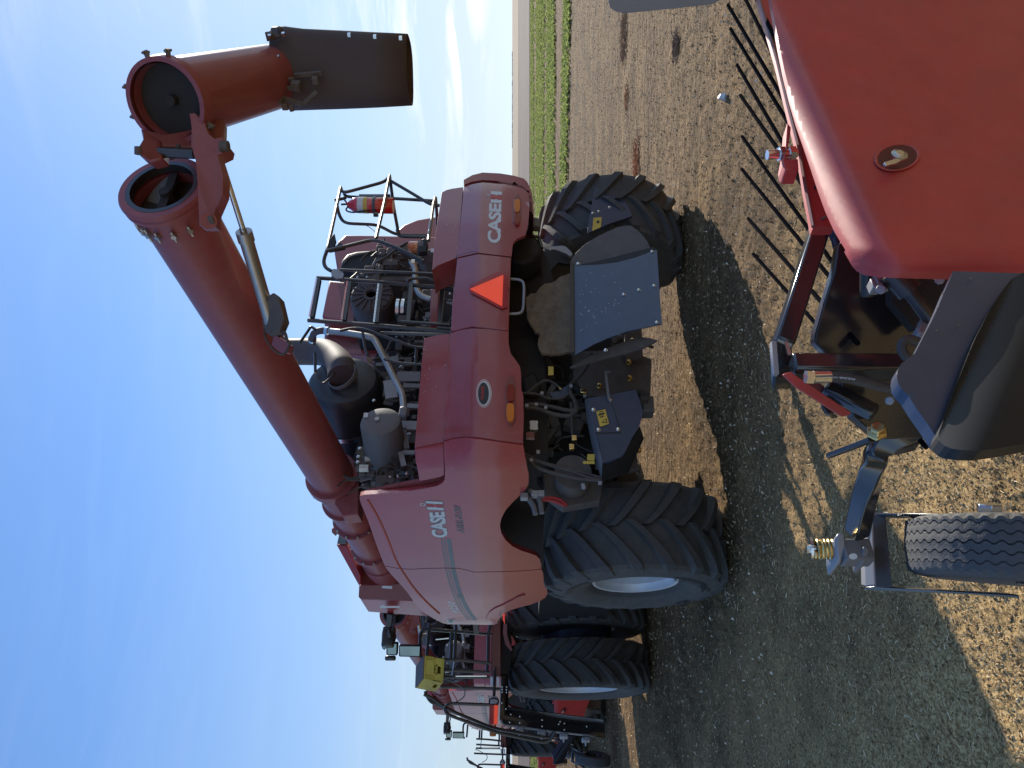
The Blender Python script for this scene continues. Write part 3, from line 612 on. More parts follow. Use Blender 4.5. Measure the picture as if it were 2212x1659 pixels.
o_(MB().tube(cat([CF.Y(z2(*q), -.1) for q in ((958, 795), (985, 850), (985, 905), (995, 980), (1020, 1030), (1060, 1055), (1100, 1068))], 6), .034, 12), 'coolant_pipe', 'steel')
mb = MB().lathe([(-.02, .036), (-.02, .043), (.02, .043), (.02, .036)], CF.Y(z2(970, 805), -.1), (0, .1, -1), 16); o_(mb, 'pipe_clamp', 'chrome')
# dark clutter of the engine bay: hoses, brackets, plates
rr = random.Random(11); mb = MB(); hs = MB(); ft = MB(); gp = MB()
def clutter(c, x0, x1, y0, y1, ya, yb, n):
    for _ in range(n):
        p = CF.Y(c(rr.uniform(x0, x1), rr.uniform(y0, y1)), rr.uniform(ya, yb)); k = rr.random()
        if k < .4: mb.box(p, (rr.uniform(.03, .13), rr.uniform(.03, .1), rr.uniform(.03, .13)))
        elif k < .75:
            q = p+Vector((rr.uniform(-.25, .25), rr.uniform(-.05, .05), rr.uniform(-.25, .25))); hs.tube(cat([p, (p+q)/2+Vector((rr.uniform(-.06, .06), 0, rr.uniform(-.06, .06))), q], 4), rr.uniform(.007, .018), 7)
        elif k < .9: ft.bolt(p, (0, -1, 0), rr.uniform(.008, .014), .02)
        else: gp.box(p, (rr.uniform(.03, .09), .015, rr.uniform(.03, .12)), rot=Matrix.Rotation(rr.uniform(-.4, .4), 3, 'Y'))
clutter(z2, 700, 1080, 690, 850, .0, .3, 55); clutter(z2, 850, 1250, 980, 1420, .1, .4, 60); clutter(z2, 900, 1250, 1240, 1420, .1, .4, 30)
clutter(z5, 780, 1080, 300, 700, .1, .4, 70); clutter(z5, 640, 1080, 1180, 1340, -.1, .4, 80); clutter(z5, 960, 1080, 700, 1250, .1, .3, 50); clutter(z2, 560, 720, 860, 930, .1, .3, 20)
o_(mb, 'engine_parts', 'dblack', bevel=.006); o_(hs, 'engine_hoses', 'hose'); o_(ft, 'engine_bolts', 'chrome'); o_(gp, 'engine_brackets', 'grey')
slab('shroud_bracket', 'dblack', z2, .1, .03, ((640, 880), (700, 760), (960, 730), (970, 760), (740, 790), (700, 900), (980, 900), (980, 930), (660, 930)), .004)
# rear ladder
lad = tb(z2, -1.0, .020, (272, 910), (700, 940), (1110, 975), (1268, 992), name='ladder', rnd_=False)
tb(z2, -1.0, .020, (207, 1218), (700, 1256), (1240, 1300), name='ladder_rail', rnd_=False, par=lad)
for i, (a, b) in enumerate((((290, 925), (238, 1205)), ((512, 948), (472, 1228)), ((738, 966), (706, 1244)), ((960, 950), (932, 1262)), ((1188, 970), (1160, 1272)))):
    A = CF.Y(z2(*a), -1.0); B = CF.Y(z2(*b), -1.0); m_ = MB().beam(A, B, .05, .035)
    st = o_(m_, 'ladder_step', 'black', lad)
    if i < 3:
        t = MB(); d = B-A
        for k in range(26):
            p = A+d*((k+.5)/26); p.y -= .028; p.z += .02; t.box(p, (.008, .012, .016), rot=Matrix.Rotation(.6, 3, 'Z'))
        o_(t, 'step_teeth', 'chrome', st)
for pts in (((440, 852), (1275, 888)), ((925, 930), (960, 915), (1080, 912), (1110, 935), (1262, 965)), ((880, 1228), (1000, 1236), (1230, 1252)), ((1160, 975), (1265, 990)), ((1145, 1270), (1245, 1280)), ((760, 1310), (900, 1318), (1250, 1330))): tb(z2, -1.03, .014, *pts, name='ladder_brace')
# cage railing on the right
for pts in (((445, 255, -.6), (400, 470, -.8), (350, 700, -1.0), (318, 790, -1.0), (335, 838, -1.0), (378, 862, -1.0)), ((445, 255, -.6), (460, 296, -.6), (770, 212, -.6), (800, 168, -.6)),
            ((800, 168, -.6), (760, 380, -.8), (702, 625, -1.0)), ((800, 168, -.6), (830, 400, -.45), (868, 605, -.3)), ((805, 205, -.6), (950, 290, -.6), (1100, 380, -.6), (1165, 386, -.6)),
            ((470, 298, -.55), (482, 322, -.5), (840, 335, -.5), (1115, 352, -.5)), ((1132, 328, -.6), (1118, 380, -.7), (1082, 640, -1.0)), ((1134, 330, -.6), (1142, 430, -.5), (1148, 540, -.3)),
            ((412, 345, -.55), (430, 450, -.5), (470, 515, -.45), (715, 525, -.4), (850, 600, -.3), (1070, 602, -.3)), ((345, 715, -1.0), (690, 630, -1.0), (860, 695, -1.0), (1045, 790, -1.0)),
            ((400, 348, -.58), (440, 340, -.58), (480, 330, -.55)), ((855, 560, -.3), (860, 610, -.3), (1065, 615, -.3))):
    tb(z2, 0, .0185, *pts, name='guard_rail')
o_(MB().prism([CF.Y(z2(*q), -1.03) for q in ((375, 870), (390, 845), (440, 850), (468, 880), (460, 910), (410, 912), (378, 895))], (0, .02, 0)), 'gusset_plate', 'zinc' if 0 else 'lgrey')
slab('bracket', 'plastic', z2, -1.0, .03, ((355, 640), (400, 585), (412, 640), (395, 690), (440, 650), (480, 690), (440, 700), (360, 715)), .004)
tb(z2, -.9, .014, (690, 805), (780, 760), (850, 700), (930, 655), rnd_=False, name='strut'); tb(z2, -.9, .02, (850, 690), (960, 750), (1050, 800), rnd_=False, name='strut')
tb(z2, -.3, .004, (625, 528), (660, 545), (702, 585), name='lanyard')
slab('panel_latch', 'plastic', z2, -.9, .06, ((1010, 650), (1050, 620), (1075, 640), (1070, 720), (1010, 725)), .008)
# beacon
bc = o_(MB().cyl(CF.Y(z2(1050, 690), -.85), CF.Y(z2(1008, 689), -.85), .062, 24).cyl(CF.Y(z2(1080, 690), -.85), CF.Y(z2(1050, 690), -.85), .03, 16), 'beacon', 'muff')
a = CF.Y(z2(1008, 689), -.85); b = CF.Y(z2(958, 686), -.85)
o_(MB().lathe([(0, .056), (.02, .058), (.05, .057), (.085, .055), (.10, .045), (.105, 0)], a, b-a, 28), 'beacon_lens', 'amber', bc)
o_(MB().box(CF.Y(z2(1118, 712), -1.12), (.045, .01, .05)), 'tag', 'white')
slab('filter_housing', 'dblack', z2, -.75, .15, ((1030, 720), (1100, 700), (1130, 730), (1110, 800), (1060, 800), (1010, 770)), .01)
# exhaust elbow, big canister, muffler, steel pipe
ed = lambda *q: [CF.Y(z5(a[0], a[1]), a[2]) for a in q]
o_(MB().tube(cat(ed((60, 272, .35), (250, 272, .30), (360, 280, .22), (440, 330, .10), (490, 400, -.02), (500, 465, -.05)), 8), .148, 24), 'intake_duct', 'duct')
can_c = CF.Y(z5(500, 478), .05); cd = Vector((-.13, 1, .0))
o_(MB().lathe([(0, 0), (0, .12), (.01, .26), (.03, .335), (.07, .365), (.12, .375), (1.5, .385)], can_c, cd, 48), 'air_cleaner', 'canister')
o_(MB().lathe([(.52, .383), (.52, .392), (.58, .392), (.58, .383)], can_c, cd, 48), 'canister_strap', 'chrome')
o_(MB().lathe([(0, .152), (0, .165), (.035, .165), (.035, .15)], CF.Y(z5(492, 452), -.06), (0, 1, -.45), 28), 'duct_clamp', 'muff')
o_(MB().prism([can_c+Vector((.20, -.004, -.235)), can_c+Vector((.27, -.004, -.215)), can_c+Vector((.275, -.004, -.275)), can_c+Vector((.205, -.004, -.285))], (0, .01, 0)), 'hazard_tag', 'straw')
o_(MB().tube(cat(ed((285, 350, .05), (290, 450, -.08), (340, 520, -.08), (400, 480, -.1), (430, 440, -.12)), 6), .012, 8), 'drain_hose', 'hose')
mc = CF.Y(z5(800, 810), -.35); md = Vector((-.22, 1, -.02))
mu = o_(MB().lathe([(0, 0), (.0, .06), (.004, .155), (.02, .182), (.05, .192), (.40, .195), (.405, .201), (.415, .201), (.42, .195), (1.0, .195), (1.05, .185), (1.08, .13), (1.09, 0)], mc, md, 40), 'muffler', 'muff')
o_(MB().lathe([(.56, .196), (.56, .203), (.60, .203), (.60, .196)], mc, md, 40).lathe([(.85, .196), (.85, .203), (.89, .203), (.89, .196)], mc, md, 40), 'muffler_strap', 'black', mu)
o_(MB().cyl(mc+Vector((0, 0, .03)), mc+Vector((0, -.02, .03)), .022, 10), 'drain_plug', 'steel', mu)
o_(MB().box(mc+Vector((.05, -.004, .14)), (.05, .004, .04)), 'tag', 'white', mu)
sp = cat(ed((262, 200, -.05), (262, 160, -.15), (280, 120, -.25), (330, 105, -.3), (380, 108, -.3), (520, 122, -.35), (690, 150, -.4), (750, 175, -.4), (790, 240, -.4), (880, 420, -.4), (950, 560, -.4), (975, 620, -.4), (985, 720, -.4)), 6)
k = 24
o_(MB().tube(sp[:k], .036, 14), 'pipe_elbow', 'duct'); o_(MB().tube(sp[k-1:], .033, 14), 'aspirator_pipe', 'steel')
mb = MB()
for i in (4, k): mb.lathe([(-.018, .037), (-.018, .045), (.018, .045), (.018, .037)], sp[i], sp[i+1]-sp[i], 18)
o_(mb, 'pipe_clamp', 'chrome')
o_(MB().lathe([(0, 0), (0, .04), (.03, .055), (.06, .055), (.09, .03)], CF.Y(z5(950, 742), -.42), (0, 0.3, -1), 20), 'exhaust_cup', 'grey')
for pts in (((160, 205), (235, 95)), ((235, 95), (250, 70), (285, 95)), ((480, 105), (570, 85), (660, 85), (1060, 235), (1140, 238)), ((830, 330), (960, 365), (1125, 372)), ((800, 120), (1340, 135)), ((280, 280), (285, 430)), ((1085, 240), (1080, 365)), ((660, 120), (680, 250), (700, 300))):
    tb(z5, -.55, .014, *pts, name='hand_rail')
for a, b, w, m in (((960, 855), (1098, 858), .10, 'lgrey'), ((930, 470), (1115, 470), .12, 'grey'), ((980, 1068), (1072, 1070), .04, 'lgrey'), ((960, 1065), (985, 1175), .05, 'lgrey'), ((985, 880), (1010, 1040), .05, 'grey'), ((980, 540), (1120, 545), .05, 'grey'), ((870, 500), (890, 640), .12, 'lgrey'), ((995, 700), (1100, 705), .05, 'lgrey')):
    A = CF.Y(z5(*a), -.1); B = CF.Y(z5(*b), -.1); o_(MB().beam(A, B, .02, w, up=(0, 1, 0) if a[0] == b[0] else (1, 0, 0)), 'deck_bracket', m)
o_(MB().cyl(CF.Y(z5(632, 1195), -.2), CF.Y(z5(712, 1192), -.2), .035, 16).cyl(CF.Y(z5(675, 1125), .0), CF.Y(z5(740, 1115), .0), .03, 16), 'sensor_bottle', 'steel', bevel=.006)
mb = MB()
for q in ((638, 1038), (625, 1103), (620, 1145), (748, 658)): mb.bolt(CF.Y(z5(*q), .0), (0, -1, 0), .013)
o_(mb, 'bolt', 'chrome')
slab('bolt_plate', 'dblack', z5, .02, .03, ((615, 1020), (700, 1015), (740, 1060), (735, 1180), (600, 1190)), .004)

# ================================================================ AUGER
E1 = CF.l((1.13, 4.55, 3.95)); F1 = CF.l((-.985, 7.6, 3.70)); G = CF.l((-2.14, 9.45, 3.52))
axd = (G-E1).normalized(); AR = .218
def on(t): return E1+(G-E1)*t
tF = (F1-E1).length/(G-E1).length; LN = (G-E1).length
u1 = axd.cross(Vector((0, 0, 1))).normalized(); u2 = u1.cross(axd).normalized()      # u2 up-ish, u1 sideways
aug = MB().lathe([(.03, AR-.012), (.03, AR), (LN*tF, AR), (LN+.05, AR), (LN+.05, AR-.012), (.03, AR-.012)], E1, axd, 48)
A_ = o_(aug, 'auger_tube', 'augred')
o_(MB().lathe([(-.05, .205), (-.05, .255), (-.035, .262), (-.02, .262), (-.012, .250), (.0, .250), (.008, .258), (.025, .258), (.035, .225), (.035, .205)], E1, axd, 48), 'tube_collar', 'augred', A_)
o_(MB().lathe([(-.052, .188), (-.052, .215), (.0, .215), (.0, .188)], E1, axd, 48), 'rubber_seal', 'black', A_)
o_(MB().lathe([(.10, .205), (.10, 0)], E1, axd, 32).cyl(E1-axd*.02, E1+axd*.2, .035, 12).beam(E1+u1*.18+axd*.02, E1-u1*.18+axd*.02, .03, .05), 'auger_screw', 'hole', A_)
mb = MB(); n = 40; vs = []
for i in range(n+1):
    a = i*.28; c_ = E1+axd*(.01+i*.02); r_ = u1*math.cos(a)+u2*math.sin(a); vs += [c_+r_*.035, c_+r_*.185]
mb.add(vs, [(2*i, 2*i+1, 2*i+3, 2*i+2) for i in range(n)]); o_(mb, 'auger_flighting', 'muff', A_)
fl = MB()
for t, r_, w in ((tF, .262, .10), (tF+.085, .25, .02), ((tF+.165), .262, .03), (tF+.30, .262, .05)):
    s_ = LN*t; fl.lathe([(s_-w/2, AR), (s_-w/2, r_), (s_+w/2, r_), (s_+w/2, AR)], E1, axd, 48)
o_(fl, 'tube_flange', 'augred', A_, bevel=.004)
mb = MB()
for t, off in ((tF+.02, -.06), (tF+.165, -.035), (tF+.30, -.05)):
    for k in range(12):
        a = k*math.pi/6+.2; mb.bolt(on(t)+axd*(off*.4)+(u1*math.cos(a)+u2*math.sin(a))*.246, -axd, .013, .02)
for k in range(7):
    a = R(20+k*22); p = E1+axd*.13+(u1*math.cos(a)+u2*math.sin(a))*AR; d = (u1*math.cos(a)+u2*math.sin(a)); mb.cyl(p, p+d*.03, .018, 8); mb.cyl(p+d*.02-axd*.05, p+d*.02+axd*.05, .009, 6)
for k in range(8):
    a = R(120+k*24); p = E1+axd*.13+(u1*math.cos(a)+u2*math.sin(a))*AR; d = (u1*math.cos(a)+u2*math.sin(a)); mb.cyl(p, p+d*.03, .016, 8); mb.cyl(p+d*.02-axd*.04, p+d*.02+axd*.04, .008, 6)
o_(mb, 'bolt', 'steel', A_)
# elbow down into the tank
el = cat([on(1.0), on(1.04), on(1.07)-Vector((0, 0, .05)), on(1.09)-Vector((0, 0, .22)), on(1.10)-Vector((0, 0, .6))], 6)
o_(MB().tube(el, .235, 32), 'auger_elbow', 'augred', A_)
o_(MB().prism([on(tF)+u1*-.28-u2*.05, on(tF)+u1*-.42-u2*.15, on(tF)+u1*-.40-u2*.30, on(tF)-u2*.26], axd*.2), 'auger_rest', 'augred', A_, bevel=.01)
# welded ribs under the tube
def AD(c, x, y, depth): return CF.D(c(x, y), depth)
def plate(name, m, c, pts, off, par=None, bev=.004):
    return o_(MB().prism([CF.D(c(q[0], q[1]), q[2]) for q in pts], off), name, m, par or A_, bevel=bev)
plate('rib_plate', 'augred', f6, [(975, 1322, 5.45), (1010, 1330, 5.5), (1070, 1370, 5.5), (1120, 1410, 5.55), (1150, 1450, 5.6), (1190, 1540, 5.75), (1215, 1560, 5.8), (1170, 1570, 5.85), (1140, 1470, 5.75), (1080, 1405, 5.65), (1000, 1365, 5.5)], (.10, .10, 0))
plate('rib_plate', 'augred', f6, [(1105, 1545, 5.75), (1150, 1538, 5.75), (1200, 1560, 5.8), (1215, 1575, 5.85), (1160, 1580, 5.9), (1155, 1610, 5.9), (1120, 1570, 5.85)], (.08, .08, 0))
# fold cylinder
cA = CF.D(f6(945, 645), 4.55); cB = CF.D(f6(1065, 1020), 4.85); cC = CF.D(f6(1180, 1405), 5.3)
o_(MB().cyl(cA, cB, .018, 14), 'cylinder_rod', 'chrome', A_)
cy = o_(MB().cyl(cB, cC, .045, 20).cyl(cB-(cC-cB).normalized()*.02, cB+(cC-cB).normalized()*.05, .052, 20), 'fold_cylinder', 'steel', A_)
mb = MB()
for k in (-1, 0, 1): mb.beam(cB+Vector((.0, -.046, .018*k)), cC+Vector((0, -.046, .018*k)), .008, .008)
o_(mb, 'cylinder_pipe', 'muff', cy)
plate('cylinder_bracket', 'dblack', f6, [(1165, 1290, 5.1), (1190, 1272, 5.1), (1215, 1290, 5.1), (1238, 1385, 5.15), (1215, 1440, 5.2), (1180, 1455, 5.25), (1150, 1440, 5.3), (1140, 1400, 5.3)], (.06, .12, 0), bev=.01)
plate('cylinder_mount', 'augred', f6, [(1190, 1450, 5.3), (1235, 1480, 5.3), (1262, 1500, 5.3), (1250, 1535, 5.35), (1215, 1530, 5.4), (1180, 1500, 5.4)], (.06, .1, 0), bev=.01)
o_(MB().tube(cat([CF.D(f6(*q), 5.25) for q in ((1215, 1425), (1240, 1450), (1250, 1480), (1265, 1500))], 5), .012, 8), 'hydraulic_hose', 'hose', A_)
o_(MB().tube(cat([CF.D(f6(*q), 5.3) for q in ((1150, 1440), (1160, 1480), (1200, 1530), (1240, 1540), (1262, 1500))], 5), .008, 8), 'hydraulic_hose', 'hose', A_)
# hinge arms at the fold
def hp(*pts): return [(x, y, d) for x, y, d in pts]
plate('hinge_arm', 'augred', z1, hp((555, 910, 4.25), (560, 780, 4.3), (545, 705, 4.3), (580, 700, 4.3), (640, 760, 4.3), (665, 830, 4.3), (700, 860, 4.3), (755, 850, 4.35), (760, 920, 4.3), (790, 905, 4.3), (780, 945, 4.3), (725, 970, 4.2), (760, 1090, 4.2), (752, 1200, 4.2), (705, 1310, 4.3), (700, 1400, 4.3), (605, 1400, 4.3), (598, 1150, 4.2), (585, 1000, 4.2)), (.05, .09, 0))
plate('hinge_arm', 'darkred', z1, hp((245, 810, 4.3), (360, 870, 4.3), (375, 985, 4.2), (295, 1008, 4.2), (235, 965, 4.2), (225, 915, 4.2), (255, 870, 4.2)), (.05, .09, 0), bev=.01)
plate('hinge_yoke', 'darkred', z1, hp((240, 800, 4.35), (420, 840, 4.38), (600, 790, 4.4), (650, 640, 4.4), (720, 700, 4.5), (757, 770, 4.5), (752, 915, 4.4), (360, 912, 4.3), (255, 870, 4.3)), (.04, .06, 0), bev=.01)
o_(MB().tube([CF.D(z1(355, 948), 4.25), CF.D(z1(575, 958), 4.25)], .028, 14), 'hinge_pin', 'black', A_)
o_(MB().tube(cat([CF.D(z1(*q), 4.3) for q in ((425, 985), (460, 970), (470, 930), (480, 900))], 5), .012, 8), 'hydraulic_hose', 'hose', A_)
o_(MB().cyl(CF.D(z1(740, 910), 4.25), CF.D(z1(790, 910), 4.25), .03, 12).cyl(CF.D(z1(672, 1370), 4.28), CF.D(z1(700, 1360), 4.28), .03, 12).cyl(CF.D(z1(228, 915), 4.2), CF.D(z1(228, 960), 4.2), .02, 10), 'pivot_bolt', 'dblack', A_)
o_(MB().cyl(CF.D(z1(665, 1375), 4.26), CF.D(z1(665, 1375), 4.30), .045, 20), 'pivot_boss', 'augred', A_)
# folded outer section
E2 = CF.l((1.58, 4.30, 3.83)); H2 = CF.l((2.23, 5.55, 3.56)); a2 = (H2-E2).normalized(); L2 = (H2-E2).length
B_ = o_(MB().lathe([(.0, .222), (L2, .212), (L2, .2), (.0, .2)], E2, a2, 48), 'folded_tube', 'augred')
o_(MB().lathe([(-.02, .21), (-.02, .236), (.02, .242), (.05, .242), (.05, .21)], E2, a2, 48), 'tube_collar', 'augred', B_)
o_(MB().lathe([(.07, .215), (.07, .03), (.03, .028), (.03, 0)], E2, a2, 40), 'dark_tube_end', 'hole', B_)  # dark disc painted as the shade inside the open tube, with hub
v1 = a2.cross(Vector((0, 0, 1))).normalized(); v2 = v1.cross(a2)
mb = MB()
for a in (75, 110, 150, -10, 20, 190, 240):
    a = R(a); d = v1*math.cos(a)+v2*math.sin(a); p = E2+d*.235+a2*.03; mb.cyl(p, p+d*.04, .015, 8); mb.cyl(p+d*.03-a2*.03, p+d*.03+a2*.03, .008, 6)
mb.tube([CF.D(z1(600, 430), 4.7), CF.D(z1(690, 430), 4.8)], .008, 6); mb.box(CF.D(z1(700, 420), 4.8), (.03, .04, .04))
o_(mb, 'bolt', 'muff', B_)
# pouring spout: rubber boot hanging from the end
def ring(cx, cz_top, y0, wx, wy):
    pass
sc = [((1095, 190), (1100, 655)), ((1170, 190), (1170, 672)), ((1280, 205), (1260, 668)), ((1500, 216), (1500, 660)), ((1700, 227), (1700, 651)), ((1915, 236), (1922, 639))]
mb = MB(); vs = []; K = 28; prof_n = len(sc)
for i, (a, b) in enumerate(sc):
    dpt = 5.45+.05*i/5; A = CF.D(z1(*a), dpt); B = CF.D(z1(*b), dpt-.0); c_ = (A+B)/2; hx = (B-A)/2; hy = Vector((hx.y, -hx.x, 0)).normalized()*(.20 if i < 5 else .19)
    for k in range(K):
        t = 2*math.pi*k/K; cs, sn = math.cos(t), math.sin(t)
        vs.append(c_+hx*math.copysign(abs(cs)**.72, cs)+hy*math.copysign(abs(sn)**.72, sn))
fs = [(i*K+k, i*K+(k+1) % K, (i+1)*K+(k+1) % K, (i+1)*K+k) for i in range(prof_n-1) for k in range(K)]
spout = o_(mb.add(vs, fs), 'spout_boot', 'spout', B_)
so = spout.modifiers.new('wall', 'SOLIDIFY'); so.thickness = .012
o_(MB().tube([CF.D(z1(760, 770), 4.95), CF.D(z1(905, 720), 5.1), CF.D(z1(960, 715), 5.15), CF.D(z1(1010, 660), 5.25), CF.D(z1(1060, 615), 5.3)], .016, 8), 'hydraulic_hose', 'hose', B_)
mb = MB(); rr = random.Random(8)
for q in ((1045, 225, .05), (1110, 190, .03), (1070, 360, .05), (1060, 385, .04), (1080, 490, .06), (1090, 560, .07), (1110, 620, .05), (1180, 670, .03), (1210, 530, .06), (1330, 500, .04), (1140, 660, .04)):
    mb.box(CF.D(z1(q[0], q[1]), 5.20), (q[2]*.8, .05, q[2]), rot=Matrix.Rotation(rr.uniform(-.6, .6), 3, 'Y'))
for a, b in (((1200, 470), (1370, 455)), ((1090, 480), (1200, 500)), ((1100, 600), (1250, 650)), ((1250, 650), (1340, 570)), ((1060, 235), (1140, 205)), ((1120, 540), (1240, 560))):
    mb.beam(CF.D(z1(*a), 5.22), CF.D(z1(*b), 5.22), .02, .03)
o_(mb, 'spout_linkage', 'dblack', B_, bevel=.004)
mb = MB()
for q in ((1045, 225), (1130, 212), (1050, 365), (1095, 355), (1045, 385), (1085, 545), (1540, 216), (1700, 227), (1860, 236)): mb.box(CF.D(z1(*q), 5.17), (.022, .02, .02))
o_(mb, 'bolt', 'chrome', B_)

# ================================================================ GRAIN TANK TOP, MIRRORS, PLATFORM
def dp(name, m, c, pts, off, par=None, bev=.01): return o_(MB().prism([CF.D(c(q[0], q[1]), q[2]) for q in pts], off), name, m, par or C, bevel=bev)
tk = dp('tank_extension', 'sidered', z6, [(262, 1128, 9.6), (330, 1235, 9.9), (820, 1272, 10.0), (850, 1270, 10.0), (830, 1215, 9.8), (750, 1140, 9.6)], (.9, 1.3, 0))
dp('tank_wall', 'darkred', z6, [(252, 1008, 9.6), (246, 1108, 9.6), (262, 1128, 9.58), (750, 1142, 9.58), (830, 1215, 9.6), (900, 1200, 9.6), (700, 980, 9.6), (420, 1000, 9.6)], (.9, .7, 0), tk)  # same red as the lit face, its shade put into the colour
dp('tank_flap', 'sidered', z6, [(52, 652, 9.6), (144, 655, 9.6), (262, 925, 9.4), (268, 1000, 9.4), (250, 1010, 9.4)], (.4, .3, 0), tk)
dp('tank_window', 'glass', z6, [(58, 648, 9.55), (80, 550, 9.6), (140, 552, 9.6), (146, 652, 9.55)], (.1, .1, 0), tk)
dp('flap_hinge', 'darkred', z6, [(10, 520, 9.9), (50, 490, 9.9), (70, 540, 9.9), (48, 580, 9.9), (15, 550, 9.9)], (.1, .1, 0), tk)
dp('tank_wall', 'darkred', z6, [(145, 660, 9.7), (130, 560, 9.8), (250, 700, 9.8), (400, 900, 9.7), (430, 1010, 9.6), (262, 1010, 9.6), (262, 930, 9.6)], (.6, .5, 0), tk)
o_(MB().add([CF.D(z6(x, y), 9.45) for x, y in ((452, 1010), (540, 1012), (538, 1038), (452, 1030))], [(0, 1, 2, 3)]), 'warning_decal', 'white', tk)
n1 = MB(); q = [CF.D(z6(x, y), d) for x, y, d in ((608, 1186, 9.66), (608, 1203, 9.70), (442, 1203, 9.67), (442, 1186, 9.64))]; off = Vector((-.02, -.05, 0))
n1.add([p+off for p in q], [(0, 1, 2, 3)])
q = [CF.D(z6(x, y), d) for x, y, d in ((478, 1172, 9.6), (478, 1186, 9.6), (445, 1192, 9.6), (455, 1178, 9.6))]; n1.add([p+off for p in q], [(0, 1, 2, 3)])
o_(n1, 'number_decal', 'white', tk)
mi = dp('mirror_arm', 'black', z6, [(493, 1252, 9.9), (546, 1262, 9.9), (536, 1365, 9.9), (505, 1385, 9.9), (485, 1370, 9.9)], (.08, .08, 0))
for pts in (((505, 1380), (462, 1385), (455, 1550), (480, 1560)), ((550, 1370), (545, 1400), (520, 1400), (500, 1385)), ((560, 1280), (565, 1320), (545, 1370), (550, 1400)), ((560, 1420), (570, 1450), (560, 1490))):
    o_(MB().tube(arc([CF.D(z6(*q), 9.9) for q in pts]), .014, 8), 'mirror_bracket', 'black', mi)
o_(MB().box(CF.D(z6(510, 1460), 9.9), (.26, .12, .16)).cyl(CF.D(z6(500, 1430), 9.8), CF.D(z6(540, 1430), 9.8), .05, 16).box(CF.D(z6(525, 1640), 9.9), (.06, .06, .14)), 'camera_pod', 'black', mi, bevel=.02)
for (x0, y0, x1, y1) in ((488, 1505, 588, 1618), (598, 1528, 790, 1632)):
    bx = o_(MB().prism([CF.D(z6(*q), 9.85) for q in ((x0, y0+4), (x0+5, y0), (x1-4, y0+2), (x1, y0+14), (x1-6, y1), (x0+6, y1-4), (x0, y1-12))], (.05, .09, 0)), 'mirror_housing', 'plastic', mi, bevel=.012)
    o_(MB().prism([CF.D(z6(*q), 9.83) for q in ((x0+8, y0+10), (x1-10, y0+12), (x1-14, y1-10), (x0+12, y1-14))], (.01, .01, 0)), 'mirror_glass', 'mirror', bx)
# platform, beams and rails (f8 = crop of this corner)
def pt(c, d, r, *pts, m='black', name='platform_rail', par=None): return o_(MB().tube(arc([CF.D(c(*q), d) for q in pts]), r, 8), name, m, par or C)
pf = dp('platform', 'darkred', f8, [(1415, 400, 10.4), (1555, 400, 10.4), (1560, 1165, 10.2), (1500, 1170, 10.2), (1405, 1150, 10.2)], (.3, .4, 0))
dp('platform_box', 'black', f8, [(1556, 400, 10.5), (1700, 560, 10.5), (1715, 870, 10.3), (1665, 1170, 10.2), (1555, 1165, 10.2)], (.5, .8, 0), pf)
dp('side_strip', 'orange', f8, [(1580, 230, 10.1), (1612, 230, 10.1), (1612, 400, 10.2), (1585, 330, 10.2)], (.02, .03, 0), pf, 0)
dp('fender', 'augred', f8, [(1595, 390, 10.3), (1650, 400, 10.3), (1650, 550, 10.3), (1690, 680, 10.3), (1730, 780, 10.3), (1700, 790, 10.3), (1620, 690, 10.3), (1585, 520, 10.3)], (.05, .1, 0), pf, .004)
for pts in (((430, 890), (395, 870), (378, 800), (385, 560), (405, 500), (470, 468), (1430, 545)), ((740, 910), (1060, 925), (1410, 965)), ((740, 1062), (1400, 1098)), ((730, 1165), (1395, 1168)),
            ((680, 1305), (1560, 1340)), ((845, 510), (825, 905)), ((905, 480), (885, 900)), ((1375, 545), (1368, 940)), ((525, 400), (505, 560), (495, 700), (480, 860)), ((900, 400), (905, 480)), ((1400, 400), (1375, 560)), ((1360, 960), (1355, 1080))):
    pt(f8, 10.1, .022, *pts, par=pf)
for pts in (((610, 618), (800, 600)), ((900, 1150), (1350, 1148)), ((880, 940), (850, 1140))): pt(f8, 10.05, .010, *pts, m='chrome', par=pf)
dp('step_bar', 'black', f8, [(1450, 1050, 10.0), (1490, 1050, 10.0), (1478, 1480, 9.8), (1432, 1480, 9.8)], (.05, .08, 0), pf)
for a, b in (((662, 342), (706, 470)), ((755, 342), (795, 472))):
    dp('reflector', 'white', f7, [(a[0], a[1], 9.8), (b[0], a[1], 9.8), (b[0]-2, b[1], 9.8), (a[0]+6, b[1], 9.8)], (.02, .03, 0), pf, 0)
pt(f7, 9.7, .012, (655, 735), (652, 648), (785, 652), (782, 740), (655, 737), par=pf); dp('marker_lamp', 'clear', f7, [(662, 655, 9.75), (775, 658, 9.75), (772, 732, 9.75), (662, 728, 9.75)], (.05, .05, 0), pf)
sg = dp('marker_panel', 'reflect', f7, [(652, 745, 9.65), (782, 748, 9.65), (770, 1030, 9.6), (648, 1035, 9.6)], (.02, .03, 0), pf, .004)
dp('marker_strip', 'orange', f7, [(722, 750, 9.63), (780, 752, 9.63), (768, 1026, 9.58), (716, 1024, 9.58)], (.005, .008, 0), sg, 0)
dp('amber_lamp', 'amber', f7, [(662, 1042, 9.6), (745, 1044, 9.6), (752, 1060, 9.6), (750, 1195, 9.55), (738, 1210, 9.55), (668, 1210, 9.55), (655, 1195, 9.55), (652, 1060, 9.6)], (.04, .06, 0), pf, .015)
